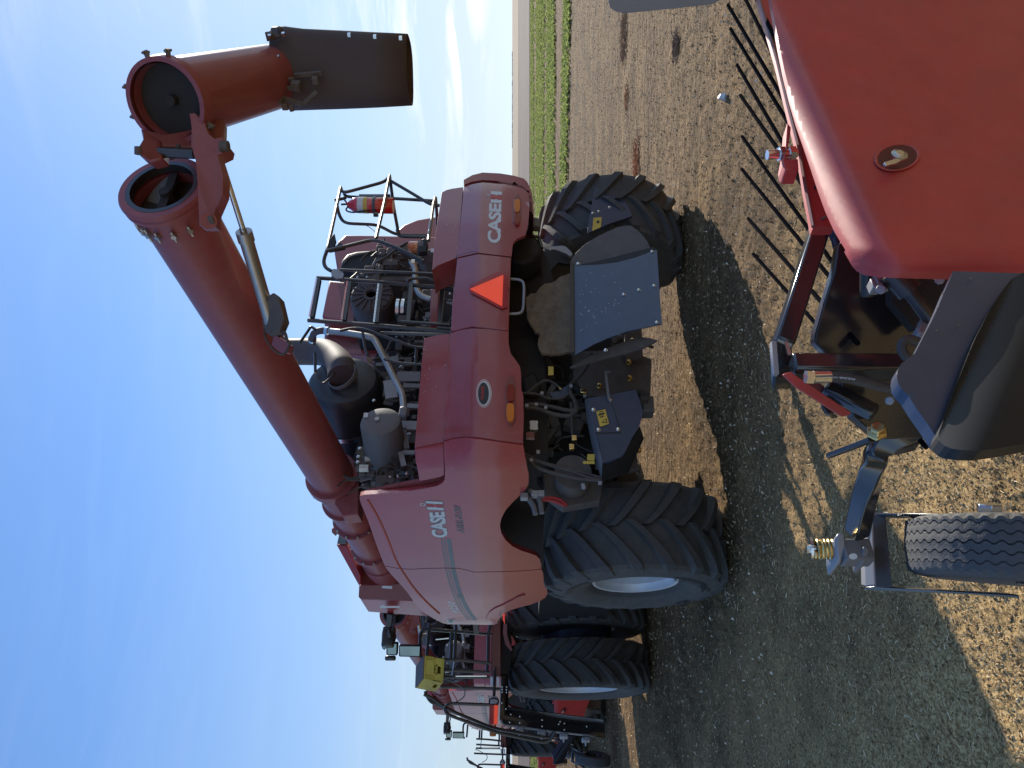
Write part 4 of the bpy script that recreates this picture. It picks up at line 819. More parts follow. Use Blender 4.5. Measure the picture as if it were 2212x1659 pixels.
# boarding ladder swung to the side
bl = dp('boarding_ladder', 'gblack', f7, [(818, 330, 10.1), (932, 330, 10.1), (930, 830, 9.95), (1000, 845, 9.95), (2212, 1010, 9.6), (2330, 1030, 9.6), (2330, 1230, 9.4), (2212, 1210, 9.4), (1500, 1115, 9.6), (860, 1030, 9.7), (820, 1010, 9.7), (800, 960, 9.75)], (.10, .16, 0), C, .01)
mb = MB()
for q in ((840, 478), (905, 480), (840, 518), (903, 520), (840, 556), (903, 560), (965, 880), (948, 995), (1096, 910), (1095, 1003), (1418, 960), (1418, 1052), (1682, 985), (1742, 1010), (1660, 1022), (1742, 1102), (2066, 1056), (2074, 1152), (940, 1050), (835, 712), (895, 800)):
    mb.bolt(CF.D(f7(*q), 9.5+(2212-q[0])/2212*.25), (0, -1, 0), .011, .01)
o_(mb, 'bolt', 'chrome', bl)
for x, y in ((1090, 1100), (1412, 1152), (1735, 1198), (2055, 1250)):
    d_ = 9.45; q = CF.D(f7(x, y), d_); o_(MB().beam(q, q+Vector((-.0, .10, 0))+Vector((-.03, 0, 0)), .06, .02).box(q, (.05, .12, .10)), 'ladder_tread', 'lgrey', bl, bevel=.01)
pt(f7, 9.45, .012, (820, 960), (850, 1030), (1000, 1060), (1500, 1125), (2212, 1200), m='lgrey', par=bl, name='ladder_rail')
pt(f7, 9.4, .020, (-300, 590), (-180, 640), (-60, 730), (100, 830), (650, 1058), (800, 1100), (1500, 1222), (1560, 1190), (1590, 1130), par=bl, name='hand_rail')
pt(f7, 9.3, .020, (0, 760), (20, 860), (100, 905), (640, 1102), (800, 1155), (1450, 1290), (1540, 1260), (1600, 1140), par=bl, name='hand_rail')
pt(f7, 9.5, .020, (0, 790), (40, 740), (100, 722), (650, 742), par=bl, name='hand_rail')
# (hand rail up to the crate and back)
pt(f8, 9.6, .022, (460, 1375), (470, 1420), (540, 1530), (640, 1560), (770, 1625), (900, 1680), par=bl, name='hand_rail')
# hanging chain between the posts
mb = MB()
cpts = cat([CF.D(f8(*q), 9.9) for q in ((700, 1180), (800, 1210), (920, 1275), (1010, 1330), (1035, 1380), (1020, 1450), (960, 1500), (890, 1535))], 5)
for i, p_ in enumerate(cpts[:-1]): mb.tube([p_, cpts[i+1]], .010 if i % 2 else .006, 5)
o_(mb, 'safety_chain', 'grey', pf)
# cab bulk far ahead (mostly hidden by the tank and the shields)
cb = MB().prism([(.5, 4.4, 2.2), (1.6, 4.4, 2.2), (1.6, 5.2, 2.2), (1.4, 5.5, 2.2), (.7, 5.5, 2.2), (.5, 5.2, 2.2)], (0, 0, 1.25))
cab = o_(cb, 'cab_window', 'glass', bevel=.06); o_(MB().prism([(.45, 4.35, 3.45), (1.65, 4.35, 3.45), (1.65, 5.5, 3.45), (.45, 5.5, 3.45)], (0, 0, .12)), 'cab_roof', 'red', cab, bevel=.05)
o_(MB().prism([(.5, 4.4, 1.8), (1.6, 4.4, 1.8), (1.6, 5.4, 1.8), (.5, 5.4, 1.8)], (0, 0, .4)), 'cab_floor', 'dblack', cab)
o_(MB().prism([(-.6, 2.4, 2.3), (1.3, 2.4, 2.3), (1.3, 3.6, 2.3), (-.6, 3.6, 2.3)], (0, 0, 1.05)), 'grain_tank', 'red', bevel=.05)
o_(MB().prism([(-.6, 4.3, 1.4), (.6, 4.3, 1.4), (.6, 6.9, .5), (-.6, 6.9, .5)], (0, 0, .55)), 'feeder_house', 'red', bevel=.03)
# ================================================================ COPIES
def copy_tree(o, parent=None):
    c = o.copy(); COL.objects.link(c)
    if parent: c.parent = parent
    for ch in list(o.children): copy_tree(ch, c)
    return c
c2 = copy_tree(C); c2.location = CF.o+Vector((-5.15, 8.9, 0))
c2['label'] = 'red combine harvester parked further off, seen past the ladder and rails of the nearest one'

# fire extinguisher strapped in the cage
def YY(x, y, v=-.62): return CF.Y(z2(x, y), v)
W3 = CF.m
X_ = empty('fire_extinguisher', W3 @ YY(690, 380), 'red fire extinguisher with pale label, strapped upright in the black rail cage', 'fire extinguisher', CF.th)
b0 = YY(690, 380); top = YY(533, 382)-b0; bot = YY(828, 388)-b0; ax_ = (top-bot); hgt = ax_.length
M['extb'] = M['ext']
o_(MB().lathe([(0, 0), (0, .082), (.01, .088), (hgt-.05, .088), (hgt-.02, .082), (hgt+.03, .05), (hgt+.06, .03)], bot, ax_, 32), 'cylinder_body', 'ext', X_)
o_(MB().lathe([(hgt*.62, .0895), (hgt*.86, .0895)], bot, ax_, 32), 'paper_label', 'white', X_)
o_(MB().lathe([(hgt*.62, .0905), (hgt*.72, .0905)], bot, ax_, 32), 'yellow_band', 'yellow', X_)
o_(MB().lathe([(hgt*.42, .090), (hgt*.42, .096), (hgt*.49, .096), (hgt*.49, .09)], bot, ax_, 32).box(YY(700, 452)-b0, (.03, .04, .05)).box(YY(690, 316)-b0+Vector((0, .02, 0)), (.05, .05, .35)), 'strap', 'black', X_)
hd = MB().cyl(YY(525, 384)-b0, YY(495, 380)-b0, .022, 12).beam(YY(500, 375)-b0, YY(448, 378)-b0+Vector((.0, 0, 0)), .02, .012).beam(YY(495, 372)-b0, YY(460, 330)-b0, .02, .012)
hd.tube(cat([YY(500, 390)-b0, YY(485, 420)-b0, YY(530, 435)-b0, YY(600, 428)-b0, YY(660, 424)-b0], 5), .009, 8)
o_(hd, 'valve_head', 'plastic', X_)
# milk crate on the platform rail
def F8(x, y, d): return CF.D(f8(x, y), d)
K0 = F8(735, 1080, 9.55)
K = empty('milk_crate', W3 @ K0, 'dirty yellow plastic milk crate with grey lid on the black hand rails', 'crate', CF.th)
A, B, Cc, Dd = [F8(*q)-K0 for q in ((452, 862, 9.5), (735, 902, 9.5), (715, 1245, 9.5), (440, 1188, 9.5))]
bk = (F8(602, 1382, 9.75)-K0)-Cc
def lerp2(u, v): return (A*(1-u)+Dd*u)*(1-v)+(B*(1-u)+Cc*u)*v
cr = MB(); t = .035
def slabq(a, b, c, d, th=.012):
    n = (b-a).cross(d-a).normalized()*th; cr.prism([a, b, c, d], n)
# front face with hand hole, side face, back, bottom
for (u0, u1, v0, v1) in ((0, 1, 0, .48), (0, 1, .86, 1), (0, .28, .48, .86), (.72, 1, .48, .86), (.28, .34, .48, .86), (.66, .72, .48, .86), (.28, .72, .60, .68)):
    cr.prism([lerp2(u0, v0), lerp2(u1, v0), lerp2(u1, v1), lerp2(u0, v1)], bk.normalized()*.012)
def side(u, v): return (Dd*(1-u)+(Dd+bk)*u)*(1-v)+(Cc*(1-u)+(Cc+bk)*u)*v
inn = (A-Dd).normalized()*.012
for (u0, u1, v0, v1) in ((0, 1, 0, .68), (0, 1, .88, 1), (0, .3, .68, .88), (.7, 1, .68, .88)):
    cr.prism([side(u0, v0), side(u1, v0), side(u1, v1), side(u0, v1)], inn)
cr.prism([A+bk, Dd+bk, Cc+bk, B+bk], bk.normalized()*-.012); cr.prism([B, Cc, Cc+bk, B+bk], (A-B).normalized()*.012); cr.prism([A, B, B+bk, A+bk], (Dd-A).normalized()*.012)
kb = o_(cr, 'crate_body', 'crate', K)
rb = MB(); fo = bk.normalized()*-.008
for v in (.02, .46, .88, .97): rb.beam(lerp2(0, v)+fo, lerp2(1, v)+fo, .012, .012)
for u in (.01, .14, .86, .99): rb.beam(lerp2(u, 0)+fo, lerp2(u, .46)+fo, .012, .012)
for u in (.34, .44, .56, .66): rb.beam(lerp2(u, .48)+fo*.2, lerp2(1-u, .62)+fo*.2, .010, .010)
o_(rb, 'rib', 'crate', K)
up = (A-B).normalized()*.02
o_(MB().prism([A+up*.1, Dd+up*.1, Dd+bk+up*.1, A+bk+up*.1], up), 'lid', 'lid', K, bevel=.004)

# ================================================================ PICKUP HEADER IN FRONT
H = empty('pickup_header', HF.o, 'nearest red and black pickup header, filling the foreground, with black tines and sprung gauge wheel', 'harvester header', HF.th, 'pickup headers on the harvesters')
def h_(mb, name, m, par=None, **k): return mb.out(name, m, par or H, **k)
def cov(p):
    q = HF.Y(p, -.55); z = q.z; d = HF.ray(p); top = 1.165
    t = min(1.1, max(0, (z-(top-.11))/.11)); push = .09*t**2.0
    e = max(0, (-.30-q.x)/.09); push += .05*e**2
    return q+d*(push/d.xy.length)
cover = L(f1, (545, -60), (575, 100), (610, 290), (645, 460), (690, 640), (735, 790), (780, 915), (830, 1060), (880, 1210), (930, 1345), (985, 1465), (1030, 1540), (1075, 1610))+L(f2, (962, 300), (990, 350), (1015, 395), (1050, 435), (1100, 462), (1200, 478), (1500, 488), (1800, 494), (2100, 500), (2300, 503))+[(2290, 590), (2290, -40)]
cov_o = h_(panel(MB(), cover, cov, back=(0, .02, 0), cell=8), 'end_cover', 'hdred', bevel=.004)
rail = L(f1, (470, -40), (530, 160), (600, 400), (670, 690), (740, 960), (790, 1250), (835, 1480), (972, 1476), (985, 1400), (920, 1160), (860, 980), (800, 810), (740, 620), (695, 440), (650, 230), (605, -40))
fr_ = h_(panel(MB(), rail, lambda p: HF.Y(p, -.36), back=(0, .03, 0), cell=20), 'frame_plate', 'hdred', bevel=.003)
h_(MB().tube([HF.Y(f1(*q), -.365) for q in ((470, -40), (530, 160), (600, 400), (670, 690), (740, 960), (790, 1250), (835, 1480))], .006, 6), 'frame_lip', 'darkred', fr_)
def HY(v): return lambda q: HF.Y(q, v)
h_(MB().prism([HF.Y(f1(*q), -.368) for q in ((845, 1205), (868, 1200), (872, 1222), (848, 1220))], (0, .01, 0)), 'slot', 'hole', fr_)
h_(MB().prism([HF.Y(f1(*q), -.368) for q in ((890, 1418), (922, 1404), (924, 1412), (894, 1424))], (0, .01, 0)), 'slot', 'straw', fr_)
# recessed knob
def ringp(cx, cy, rx, ry, rot, n=40):
    return [f1(cx+rx*math.cos(a)*math.cos(rot)-ry*math.sin(a)*math.sin(rot), cy+rx*math.cos(a)*math.sin(rot)+ry*math.sin(a)*math.cos(rot)) for a in (2*math.pi*i/n for i in range(n))]
rg = MB(); vs = []
for (k, dep) in ((1.08, -.0035), (1.03, -.005), (.97, -.004), (.93, -.003)):
    vs += [HF.Y(p, -.55+dep) for p in ringp(1382, 1027, 140*k, 84*k, -.16)]
rg.add(vs, [(i*40+j, i*40+(j+1) % 40, (i+1)*40+(j+1) % 40, (i+1)*40+j) for i in range(3) for j in range(40)])
kn = h_(rg, 'knob_recess', 'hdred')
h_(MB().add([HF.Y(p, -.5532) for p in ringp(1382, 1027, 131, 78, -.16)], [tuple(range(40))]), 'recess_floor', 'recess', kn)
kc = HF.Y(f1(1380, 1042), -.57)
h_(MB().cyl(kc, kc+Vector((0, -.02, 0)), .012, 16).prism([HF.Y(f1(*q), -.585) for q in ((1292, 1068), (1298, 1056), (1345, 1042), (1400, 1020), (1448, 1014), (1454, 1028), (1410, 1045), (1370, 1066), (1310, 1078))], (0, .008, 0)), 'wing_nut', 'chrome', kn, bevel=.002)
h_(MB().lathe([(0, .012), (.004, .019), (.008, .012)], kc+Vector((0, -.012, 0)), (0, -1, 0), 20), 'knob_ring', 'steel', kn)
0 and h_(MB().prism([HF.Y(q, -.556) for q in L(f1, (2150, 680), (2172, 560), (2195, 470), (2230, 400), (2300, 380), (2300, 1020), (2200, 1010), (2165, 940))], (0, .004, 0)), 'cover_recess', 'darkred', bevel=.001)
# adjusting bolt in its bracket
h_(MB().prism([HF.Y(f1(*q), -.40) for q in ((664, 800), (688, 830), (684, 880), (664, 980), (652, 1078), (638, 1078), (634, 1045), (650, 960))], (0, .05, 0)).prism([HF.Y(f1(*q), -.40) for q in ((640, 1040), (735, 1036), (740, 1106), (655, 1108), (640, 1085))], (0, .05, 0)), 'bolt_bracket', 'hdred', bevel=.003)
h_(MB().cyl(HF.Y(f1(532, 1012), -.39), HF.Y(f1(725, 1000), -.39), .0135, 16).cyl(HF.Y(f1(608, 1006), -.39), HF.Y(f1(640, 1004), -.39), .021, 6).cyl(HF.Y(f1(672, 1002), -.39), HF.Y(f1(712, 1000), -.39), .020, 6), 'adjusting_bolt', 'chrome')
# frame tubes
def hb(name, m, a, b, ca, cb, da, db, w, h, par=None):
    return h_(MB().beam(HF.D(ca(*a), da), HF.D(cb(*b), db), w, h), name, m, par, bevel=.006)
b1 = hb('frame_tube', 'gblack', (780, 140), (505, 1005), f2, f2, 2.16, 2.02, .060, .050)
h_(MB().prism([HF.D(f2(*q), 2.0) for q in ((432, 975), (450, 960), (575, 1020), (585, 1200), (560, 1215), (520, 1205), (462, 1222), (445, 1190), (438, 1100))], (-.02, .04, 0)), 'corner_plate', 'gblack', b1, bevel=.004)
h_(MB().beam(HF.D(f2(437, 985), 2.0), HF.D(f2(455, 1215), 1.97), .02, .012), 'corner_cap', 'lgrey', b1)
hb('frame_tube', 'gblack', (570, 1152), (1390, 1160), f2, f2, 1.95, 1.93, .052, .052)
h_(MB().box(HF.D(f2(540, 1020), 1.985), (.05, .004, .01)), 'cable_tie', 'steel', b1)
# dark backing plate
bp = h_(MB().prism([HF.D(f2(*q), 2.05) for q in ((935, 250), (900, 300), (870, 480), (800, 700), (738, 920), (732, 965), (740, 992), (800, 1055), (850, 1110), (1380, 1110), (1700, 1000), (1800, 480), (1100, 470), (985, 370))], (.02, .03, 0)), 'back_plate', 'gblack', bevel=.004)
h_(MB().prism([HF.D(f2(*q), 1.96) for q in ((1280, 480), (1720, 480), (1560, 820), (1450, 900), (1280, 700))], (.02, .03, 0)), 'back_plate', 'hole', bp)
h_(MB().prism([HF.D(f2(*q), 1.98) for q in ((905, 1190), (1390, 1200), (1500, 1400), (1560, 1660), (1180, 1670), (1000, 1520), (990, 1460), (930, 1350))], (.02, .03, 0)), 'arm_plate', 'gblack', bevel=.004)
h_(MB().cyl(HF.D(f2(1106, 440), 1.9), HF.D(f2(1104, 655), 1.93), .018, 16), 'spring_pin', 'black', bevel=.004)
h_(MB().cyl(HF.D(f2(1270, 480), 1.85), HF.D(f2(1400, 620), 1.85), .032, 20).cyl(HF.D(f2(1390, 610), 1.85), HF.D(f2(1560, 835), 1.85), .018, 16), 'tilt_cylinder', 'black')
h_(MB().box(HF.D(f2(1200, 565), 1.88), (.035, .03, .035)).box(HF.D(f2(1150, 590), 1.88), (.03, .03, .02)).cyl(HF.D(f2(1200, 610), 1.88), HF.D(f2(1200, 610), 1.84), .012, 8).cyl(HF.D(f2(1250, 540), 1.88), HF.D(f2(1275, 545), 1.88), .015, 8).cyl(HF.D(f2(1615, 540), 1.85), HF.D(f2(1615, 540), 1.82), .012, 8).cyl(HF.D(f2(1262, 1395), 1.9), HF.D(f2(1262, 1395), 1.86), .011, 8), 'fitting', 'lgrey', bevel=.003)
h_(MB().box(HF.D(f2(1500, 900), 1.85), (.06, .03, .03), rot=Matrix.Rotation(.5, 3, 'Y')).box(HF.D(f2(1480, 945), 1.84), (.04, .03, .02)), 'hinge_block', 'lgrey', bevel=.004)
h_(MB().tube(cat([HF.D(f2(*q), 1.8) for q in ((1480, 990), (1400, 965), (1355, 990), (1350, 1040), (1385, 1095))], 5), .012, 8), 'wire_hose', 'hose')
for pts in (((600, 430), (620, 470), (690, 500), (760, 520)), ((870, 180), (880, 260), (905, 350)), ((905, 170), (925, 260), (900, 300), (880, 300)), ((895, 190), (890, 240), (915, 330), (900, 360))):
    pass
h_(MB().tube(cat([HF.D(f2(*q), 2.1) for q in ((855, 180), (870, 250), (885, 310), (905, 350))], 5), .010, 8).tube(cat([HF.D(f2(*q), 2.1) for q in ((890, 180), (905, 240), (935, 300))], 5), .008, 8).box(HF.D(f2(885, 210), 2.1), (.03, .03, .03)), 'wiring', 'bluep')
# red link bars, hose with its print
h_(MB().prism([HF.D(f2(*q), 1.92) for q in ((512, 1214), (530, 1204), (572, 1192), (590, 1212), (990, 1478), (988, 1492), (930, 1511), (600, 1300))], (.01, .012, 0)), 'link_bar', 'hdred', bevel=.002)
h_(MB().prism([HF.D(f2(*q), 2.0) for q in ((600, 1212), (690, 1240), (760, 1262), (962, 1430), (985, 1455), (930, 1440), (720, 1330))], (.01, .015, 0)), 'link_bar', 'darkred', bevel=.002)
h_(MB().beam(HF.D(f2(800, 1300), 2.0), HF.D(f2(1165, 1490), 1.95), .035, .045), 'link_arm', 'gblack', bevel=.01)
hos = cat([HF.D(f2(*q), 1.86) for q in ((690, 1232), (840, 1228), (980, 1240), (1100, 1268), (1220, 1300), (1390, 1335))], 8)
hz = h_(MB().tube(hos, .0125, 12), 'hydraulic_hose', 'hose')
h_(MB().cyl(HF.D(f2(668, 1228), 1.86), HF.D(f2(720, 1230), 1.86), .017, 6).cyl(HF.D(f2(722, 1230), 1.86), HF.D(f2(840, 1228), 1.86), .0155, 16), 'hose_fitting', 'chrome', hz)
h_(MB().cyl(HF.D(f2(1400, 1250), 1.70), HF.D(f2(1400, 1250), 1.66), .02, 20).cyl(HF.D(f2(1375, 1195), 1.68), HF.D(f2(1375, 1195), 1.66), .01, 8), 'cover_bolt', 'grey')
h_(letters(MB(), 'PULSAR', [f2(1018, 1238), f2(906, 1226), f2(903, 1239), f2(1015, 1252)], lambda p: HF.D(p, 1.842), bold=.02), 'lettering', 'white', hz)
h_(letters(MB(), '100EC', [f2(898, 1228), f2(855, 1226), f2(855, 1236), f2(897, 1238)], lambda p: HF.D(p, 1.842), bold=.02), 'lettering', 'silver', hz)
h_(MB().prism([HF.D(f2(*q), 1.98) for q in ((785, 1440), (790, 1420), (850, 1440), (870, 1490), (905, 1510), (870, 1522), (815, 1490))], (.01, .012, 0)), 'hook_plate', 'gblack', bevel=.003)
h_(MB().lathe([(0, .0), (.0, .026), (.012, .026), (.012, .018), (.03, .018), (.03, 0)], HF.D(f3(1082, 507), 1.93), (0, -1, .25), 6), 'pivot_nut', 'zinc', bevel=.003)
# big rounded black shields
def shl(p):
    q = HF.Y(p, -.62); d = HF.ray(p); z = q.z; t = max(0, (z-.62)/.3); return q+d*(.20*t*t/d.xy.length)
plate2 = L(f2, (1710, 480), (1660, 600), (1610, 720), (1560, 830), (1500, 945), (1440, 1062), (1380, 1105), (1345, 1135), (1322, 1170), (1312, 1220), (1322, 1275), (1345, 1310), (1390, 1355), (1450, 1450), (1530, 1560), (1600, 1670))+L(f3, (1560, 600))+[(2200, 820), (2260, 592)]
h_(panel(MB(), plate2, lambda p: HF.Y(p, -.60), back=(0, .03, 0)), 'guard_plate', 'bluep', bevel=.006)
bulge_p = L(f3, (1490, 555), (1530, 590), (1570, 608), (1640, 618), (1760, 621), (1900, 602), (2100, 565), (2260, 530))+[(2300, 940), (2300, 585)]+L(f2, (2200, 492), (2120, 540), (2030, 660), (1940, 810), (1860, 970), (1790, 1140), (1720, 1320), (1655, 1500), (1600, 1650))
def bul(p):
    q = HF.Y(p, -.62); d = HF.ray(p)
    a = Vector(f2(2130, 540)); b = Vector(f2(1600, 1650)); e = (b-a).normalized(); w = Vector(p)-a; dist = w.x*(-e.y)+w.y*e.x
    dist = abs(dist); prof = min(1, dist/120)
    return q-d*((.05*math.sin(prof*math.pi/2)-.0)/d.xy.length)
h_(panel(MB(), bulge_p, bul, back=(0, .03, 0), cell=6), 'rounded_shield', 'shield', bevel=.006)
mb = MB()
for q in ((1835, 532), (1745, 862), (1595, 900), (1640, 640)): mb.box(HF.Y(f2(*q), -.606), (.004, .001, .004), rot=Matrix.Rotation(q[0], 3, 'Y'))
h_(mb, 'straw_scrap', 'straw')
# bent arm, lever, spring, caster fork, gauge wheel
arm = cat([HF.D(f3(*q), d) for q, d in (((1560, 395), 1.95), ((1400, 440), 2.0), ((1250, 500), 2.05), ((1150, 560), 2.10), ((1085, 640), 2.15), ((1055, 730), 2.2), ((1010, 900), 2.28), ((950, 1160), 2.38))], 6)
mb = MB(); vs = []; 
for i, p in enumerate(arm):
    t_ = (arm[min(i+1, len(arm)-1)]-arm[max(i-1, 0)]).normalized(); nrm = t_.cross(Vector((0, 1, 0))).normalized(); bb = nrm.cross(t_).normalized()
    for sx, sy in ((-1, -1), (1, -1), (1, 1), (-1, 1)): vs.append(p+nrm*sx*.025+bb*sy*.030)
n = len(arm); mb.add(vs, [(i*4+k, i*4+(k+1) % 4, (i+1)*4+(k+1) % 4, (i+1)*4+k) for i in range(n-1) for k in range(4)]+[(0, 1, 2, 3), (n*4-1, n*4-2, n*4-3, n*4-4)])
ga = h_(mb, 'gauge_arm', 'gblack', bevel=.007, ang=25)
h_(MB().beam(HF.D(f3(768, 655), 2.25), HF.D(f3(1050, 548), 2.05), .014, .02), 'lever', 'black', bevel=.003)
h_(MB().prism([HF.D(f3(*q), 2.1) for q in ((1190, 612), (1260, 570), (1340, 545), (1365, 560), (1360, 580), (1250, 610))], (0, .03, 0)), 'clamp_plate', 'black')
h_(MB().prism([HF.D(f3(*q), 2.34) for q in ((812, 1190), (830, 1158), (862, 1150), (880, 1165), (885, 1260), (860, 1330), (842, 1362), (825, 1340), (815, 1270))], (0, .10, 0)), 'spring_seat', 'lgrey', bevel=.012)
h_(MB().box(HF.D(f3(940, 1288), 2.36), (.07, .06, .09)).prism([HF.D(f3(*q), 2.32) for q in ((1000, 1230), (1020, 1240), (1042, 1270), (1030, 1330), (1000, 1360), (975, 1330))], (0, .08, 0)), 'pivot_housing', 'grey', bevel=.015)
h_(MB().add([HF.D(f3(928+28*math.cos(a), 1312+20*math.sin(a)), 2.29) for a in [i*.3927 for i in range(16)]], [tuple(range(16))]), 'round_sticker', 'white')
st = HF.D(f3(650, 1262), 2.40); sb_ = HF.D(f3(835, 1265), 2.38); sd = sb_-st; sl = sd.length; sd.normalize(); su = sd.orthogonal().normalized(); sv = sd.cross(su)
h_(MB().tube([st+sd*(.012+(sl-.02)*i/150)+(su*math.cos(i*.24)+sv*math.sin(i*.24))*.0265 for i in range(151)], .0062, 8), 'spring', 'zinc')
h_(MB().cyl(st-sd*.002, st+sd*.006, .036, 28).cyl(st-sd*.012, st, .013, 6).cyl(st, sb_, .012, 12), 'spring_bolt', 'chrome')
# fork
def fk(name, pts, off, m='black'): off = HF.r @ Vector((-.22, 1, -.3))*.09; return h_(MB().prism([HF.D(f3(*q[:2]), q[2]) for q in pts], off), name, m, bevel=.004)
fx = (CF.r @ Vector((0, 0, 0)))
fork = fk('fork_bridge', [(1045, 1028, 2.42), (1140, 1045, 2.38), (1185, 1512, 2.30), (1075, 1510, 2.34)], (.0, .10, 0))
fk('fork_bridge_web', [(1030, 1075, 2.42), (1048, 1040, 2.42), (1078, 1500, 2.36), (1010, 1510, 2.40), (1005, 1360, 2.42)], (0, .06, 0), 'lgrey')
fk('fork_leg', [(1045, 1026, 2.42), (1968, 1040, 2.02), (1975, 1066, 2.02), (1700, 1068, 2.12), (1060, 1048, 2.42)], (.0, .10, 0), 'gblack')
fk('fork_leg', [(1005, 1510, 2.40), (1080, 1505, 2.36), (2015, 1562, 1.98), (2018, 1586, 1.98), (1700, 1562, 2.1), (1003, 1530, 2.40)], (.0, .10, 0), 'gblack')
h_(MB().cyl(HF.D(f3(1818, 968), 2.16), HF.D(f3(1818, 1030), 2.16), .034, 6).cyl(HF.D(f3(1818, 1040), 2.16), HF.D(f3(1818, 1085), 2.16), .028, 16), 'axle_nut', 'chrome', bevel=.003)
# gauge tyre: axis runs between the fork legs
ta = HF.D(f3(1818, 1090), 2.23); tb_ = HF.D(f3(1840, 1500), 2.19); tc = (ta+tb_)/2; td = (tb_-ta).normalized()
tc = tc+Vector((0, 0, -.12)); TR = .33; TW = (tb_-ta).length/2
tp = [(-TW*.75, .20), (-TW*.95, .235), (-TW, .27), (-TW*.93, .305), (-TW*.78, .322)]
gr = []
for k, xx in enumerate((-.66, -.36, -.06, .24, .54)):
    a = xx*TW; gr += [(a-.012, TR-.002*abs(k-2)), (a-.0025, TR-.002*abs(k-2)), (a-.0015, TR-.008), (a+.0015, TR-.008), (a+.0025, TR-.002*abs(k-2))]
tp += gr+[(TW*.78, .322), (TW*.93, .305), (TW, .27), (TW*.95, .235), (TW*.75, .20)]
gw = MB(); o0 = tc; d = td; u = d.orthogonal().normalized(); w = d.cross(u); NS = 220; vs = []
for (t_, r_) in tp:
    for k in range(NS):
        a = 2*math.pi*k/NS; zz = (.004 if (k//2) % 2 else -.004) if r_ > .315 else 0
        vs.append(o0+d*(t_+zz)+(u*math.cos(a)+w*math.sin(a))*r_)
gw.add(vs, [(i*NS+k, (i+1)*NS+k, (i+1)*NS+(k+1) % NS, i*NS+(k+1) % NS) for i in range(len(tp)-1) for k in range(NS)])
M['grub'] = mat('gauge_tyre_rubber', (.06, .063, .066), .6, dust=(.16, .15, .13), damt=.35, dscale=9, bump=.2, bscale=150)
wg = h_(MB().lathe([(-TW*.7, .20), (-TW*.5, .18), (-TW*.2, .17), (-.02, .05), (-TW, .045), (-TW, 0)], tc, td, 40).lathe([(TW*.7, .20), (TW*.5, .18), (TW*.2, .17), (.02, .05), (TW, .045), (TW, 0)], tc, td, 40), 'gauge_wheel', 'black')
h_(gw, 'tyre', 'grub', wg, ang=25)
# tines of the pickup wind guard
tips = [((365, -60), (600, 420)), ((430, -60), (560, 200)), ((275, 33), (640, 650)), ((300, 188), (672, 805)), ((343, 425), (660, 980)), ((365, 628), (620, 1000)), ((370, 888), (805, 1500)), ((372, 1108), (790, 1625)), ((406, 1422), (700, 1760))]
ext = []
for i, (a, b) in enumerate(tips):
    A = HF.D(f1(a[0]+rnd.uniform(-8, 8), a[1]+rnd.uniform(-6, 6)), 3.15); B = HF.D(f1(*b), 2.55); d_ = (B-A).normalized()
    B2 = A+d_*(1.05+.03*i)
    tn = h_(MB().tube([A, B2], .0068, 8), 'tine', 'tine')
A = HF.D(f2(298, 358), 3.15); B = HF.D(f2(850, 975), 2.5); h_(MB().tube([A, A+(B-A).normalized()*1.35], .0068, 8), 'tine', 'tine')
h_(MB().box((.75, .10, .48), (1.3, .22, .2)), 'cross_beam', 'gblack', bevel=.02)
h_(MB().box((.5, -.3, .5), (.9, .3, .5)), 'drive_housing', 'gblack', bevel=.03)
# grey cover at the upper right edge
g_pts = L(crop(1900, 0, .4521), (1100, -400), (1098, 20), (1108, 62), (1135, 92), (1175, 112), (1260, 120), (1500, 96), (1750, 70), (2000, 42), (2085, 0), (2140, -120), (2140, -400))
GF = Frame(2.3, 3.2, R(20))
gco = panel(MB(), g_pts, lambda p: GF.D(p, 3.1), back=(.28, .02, 0), cell=30).out('tank_cover', 'lgrey', None, bevel=.03, seg=3)
M['gcov'] = mat('grey_moulded_plastic', (.20, .20, .19), .5, dust=DUST, damt=.3)
gco.data.materials[0] = M['gcov']; gco.matrix_world = GF.m; tag(gco, 'smooth grey plastic cover with a rounded corner, beside the nearest red header', 'machine cover')

hc = copy_tree(H); hc.location = HF.o+Vector((-6.46, 12.05, 0)); hc['label'] = 'pickup header with gauge wheel seen beyond the nearest combine\'s boarding ladder'
hc3 = copy_tree(H); hc3.location = HF.o+Vector((-11.8, 20.9, 0)); hc3['label'] = 'farthest pickup header, a sliver of red behind the second combine'

# ================================================================ GROUND, CROP, LITTER
def ground_z(x, y):
    r = math.hypot(x, y)
    if r > 60: return 0
    v = Vector((x, y, 0)); f = 1/(1+r*.10)
    g_ = min(1, max(.45, (y+x*.5-2.5)/3)); z = noise.noise(v*9)*.034*f*g_+noise.noise(v*27)*.020*f*g_+(noise.noise(v*60)*.007 if r < 8 else 0)
    if r < 6: z += noise.noise(v*130)*.0035
    # wheel furrows running with the rows
    return z+noise.noise(Vector((x*.35+y*.1, y*.35, 3)))*.02
rs = [0.25]
while rs[-1] < 60: rs.append(rs[-1]*1.0078+.001)
while rs[-1] < 6000: rs.append(rs[-1]*1.12)
front = [R(a) for a in [-34+68*i/520 for i in range(521)]]; backa = [R(34+(292)*i/70) for i in range(1, 70)]
angs = front+backa; NA = len(angs); vs = [(0, 0, 0)]; fs = []
for r in rs:
    for k, a in enumerate(angs):
        x = r*math.sin(a); y = r*math.cos(a); vs.append((x, y, ground_z(x, y) if (k < 521) else 0))
for i in range(len(rs)-1):
    for k in range(NA): k2 = (k+1) % NA; fs.append((1+i*NA+k, 1+i*NA+k2, 1+(i+1)*NA+k2, 1+(i+1)*NA+k))
fs += [(0, 1+(k+1) % NA, 1+k) for k in range(NA)]
me = bpy.data.meshes.new('ground'); me.from_pydata(vs, [], fs); 
for p_ in me.polygons: p_.use_smooth = True
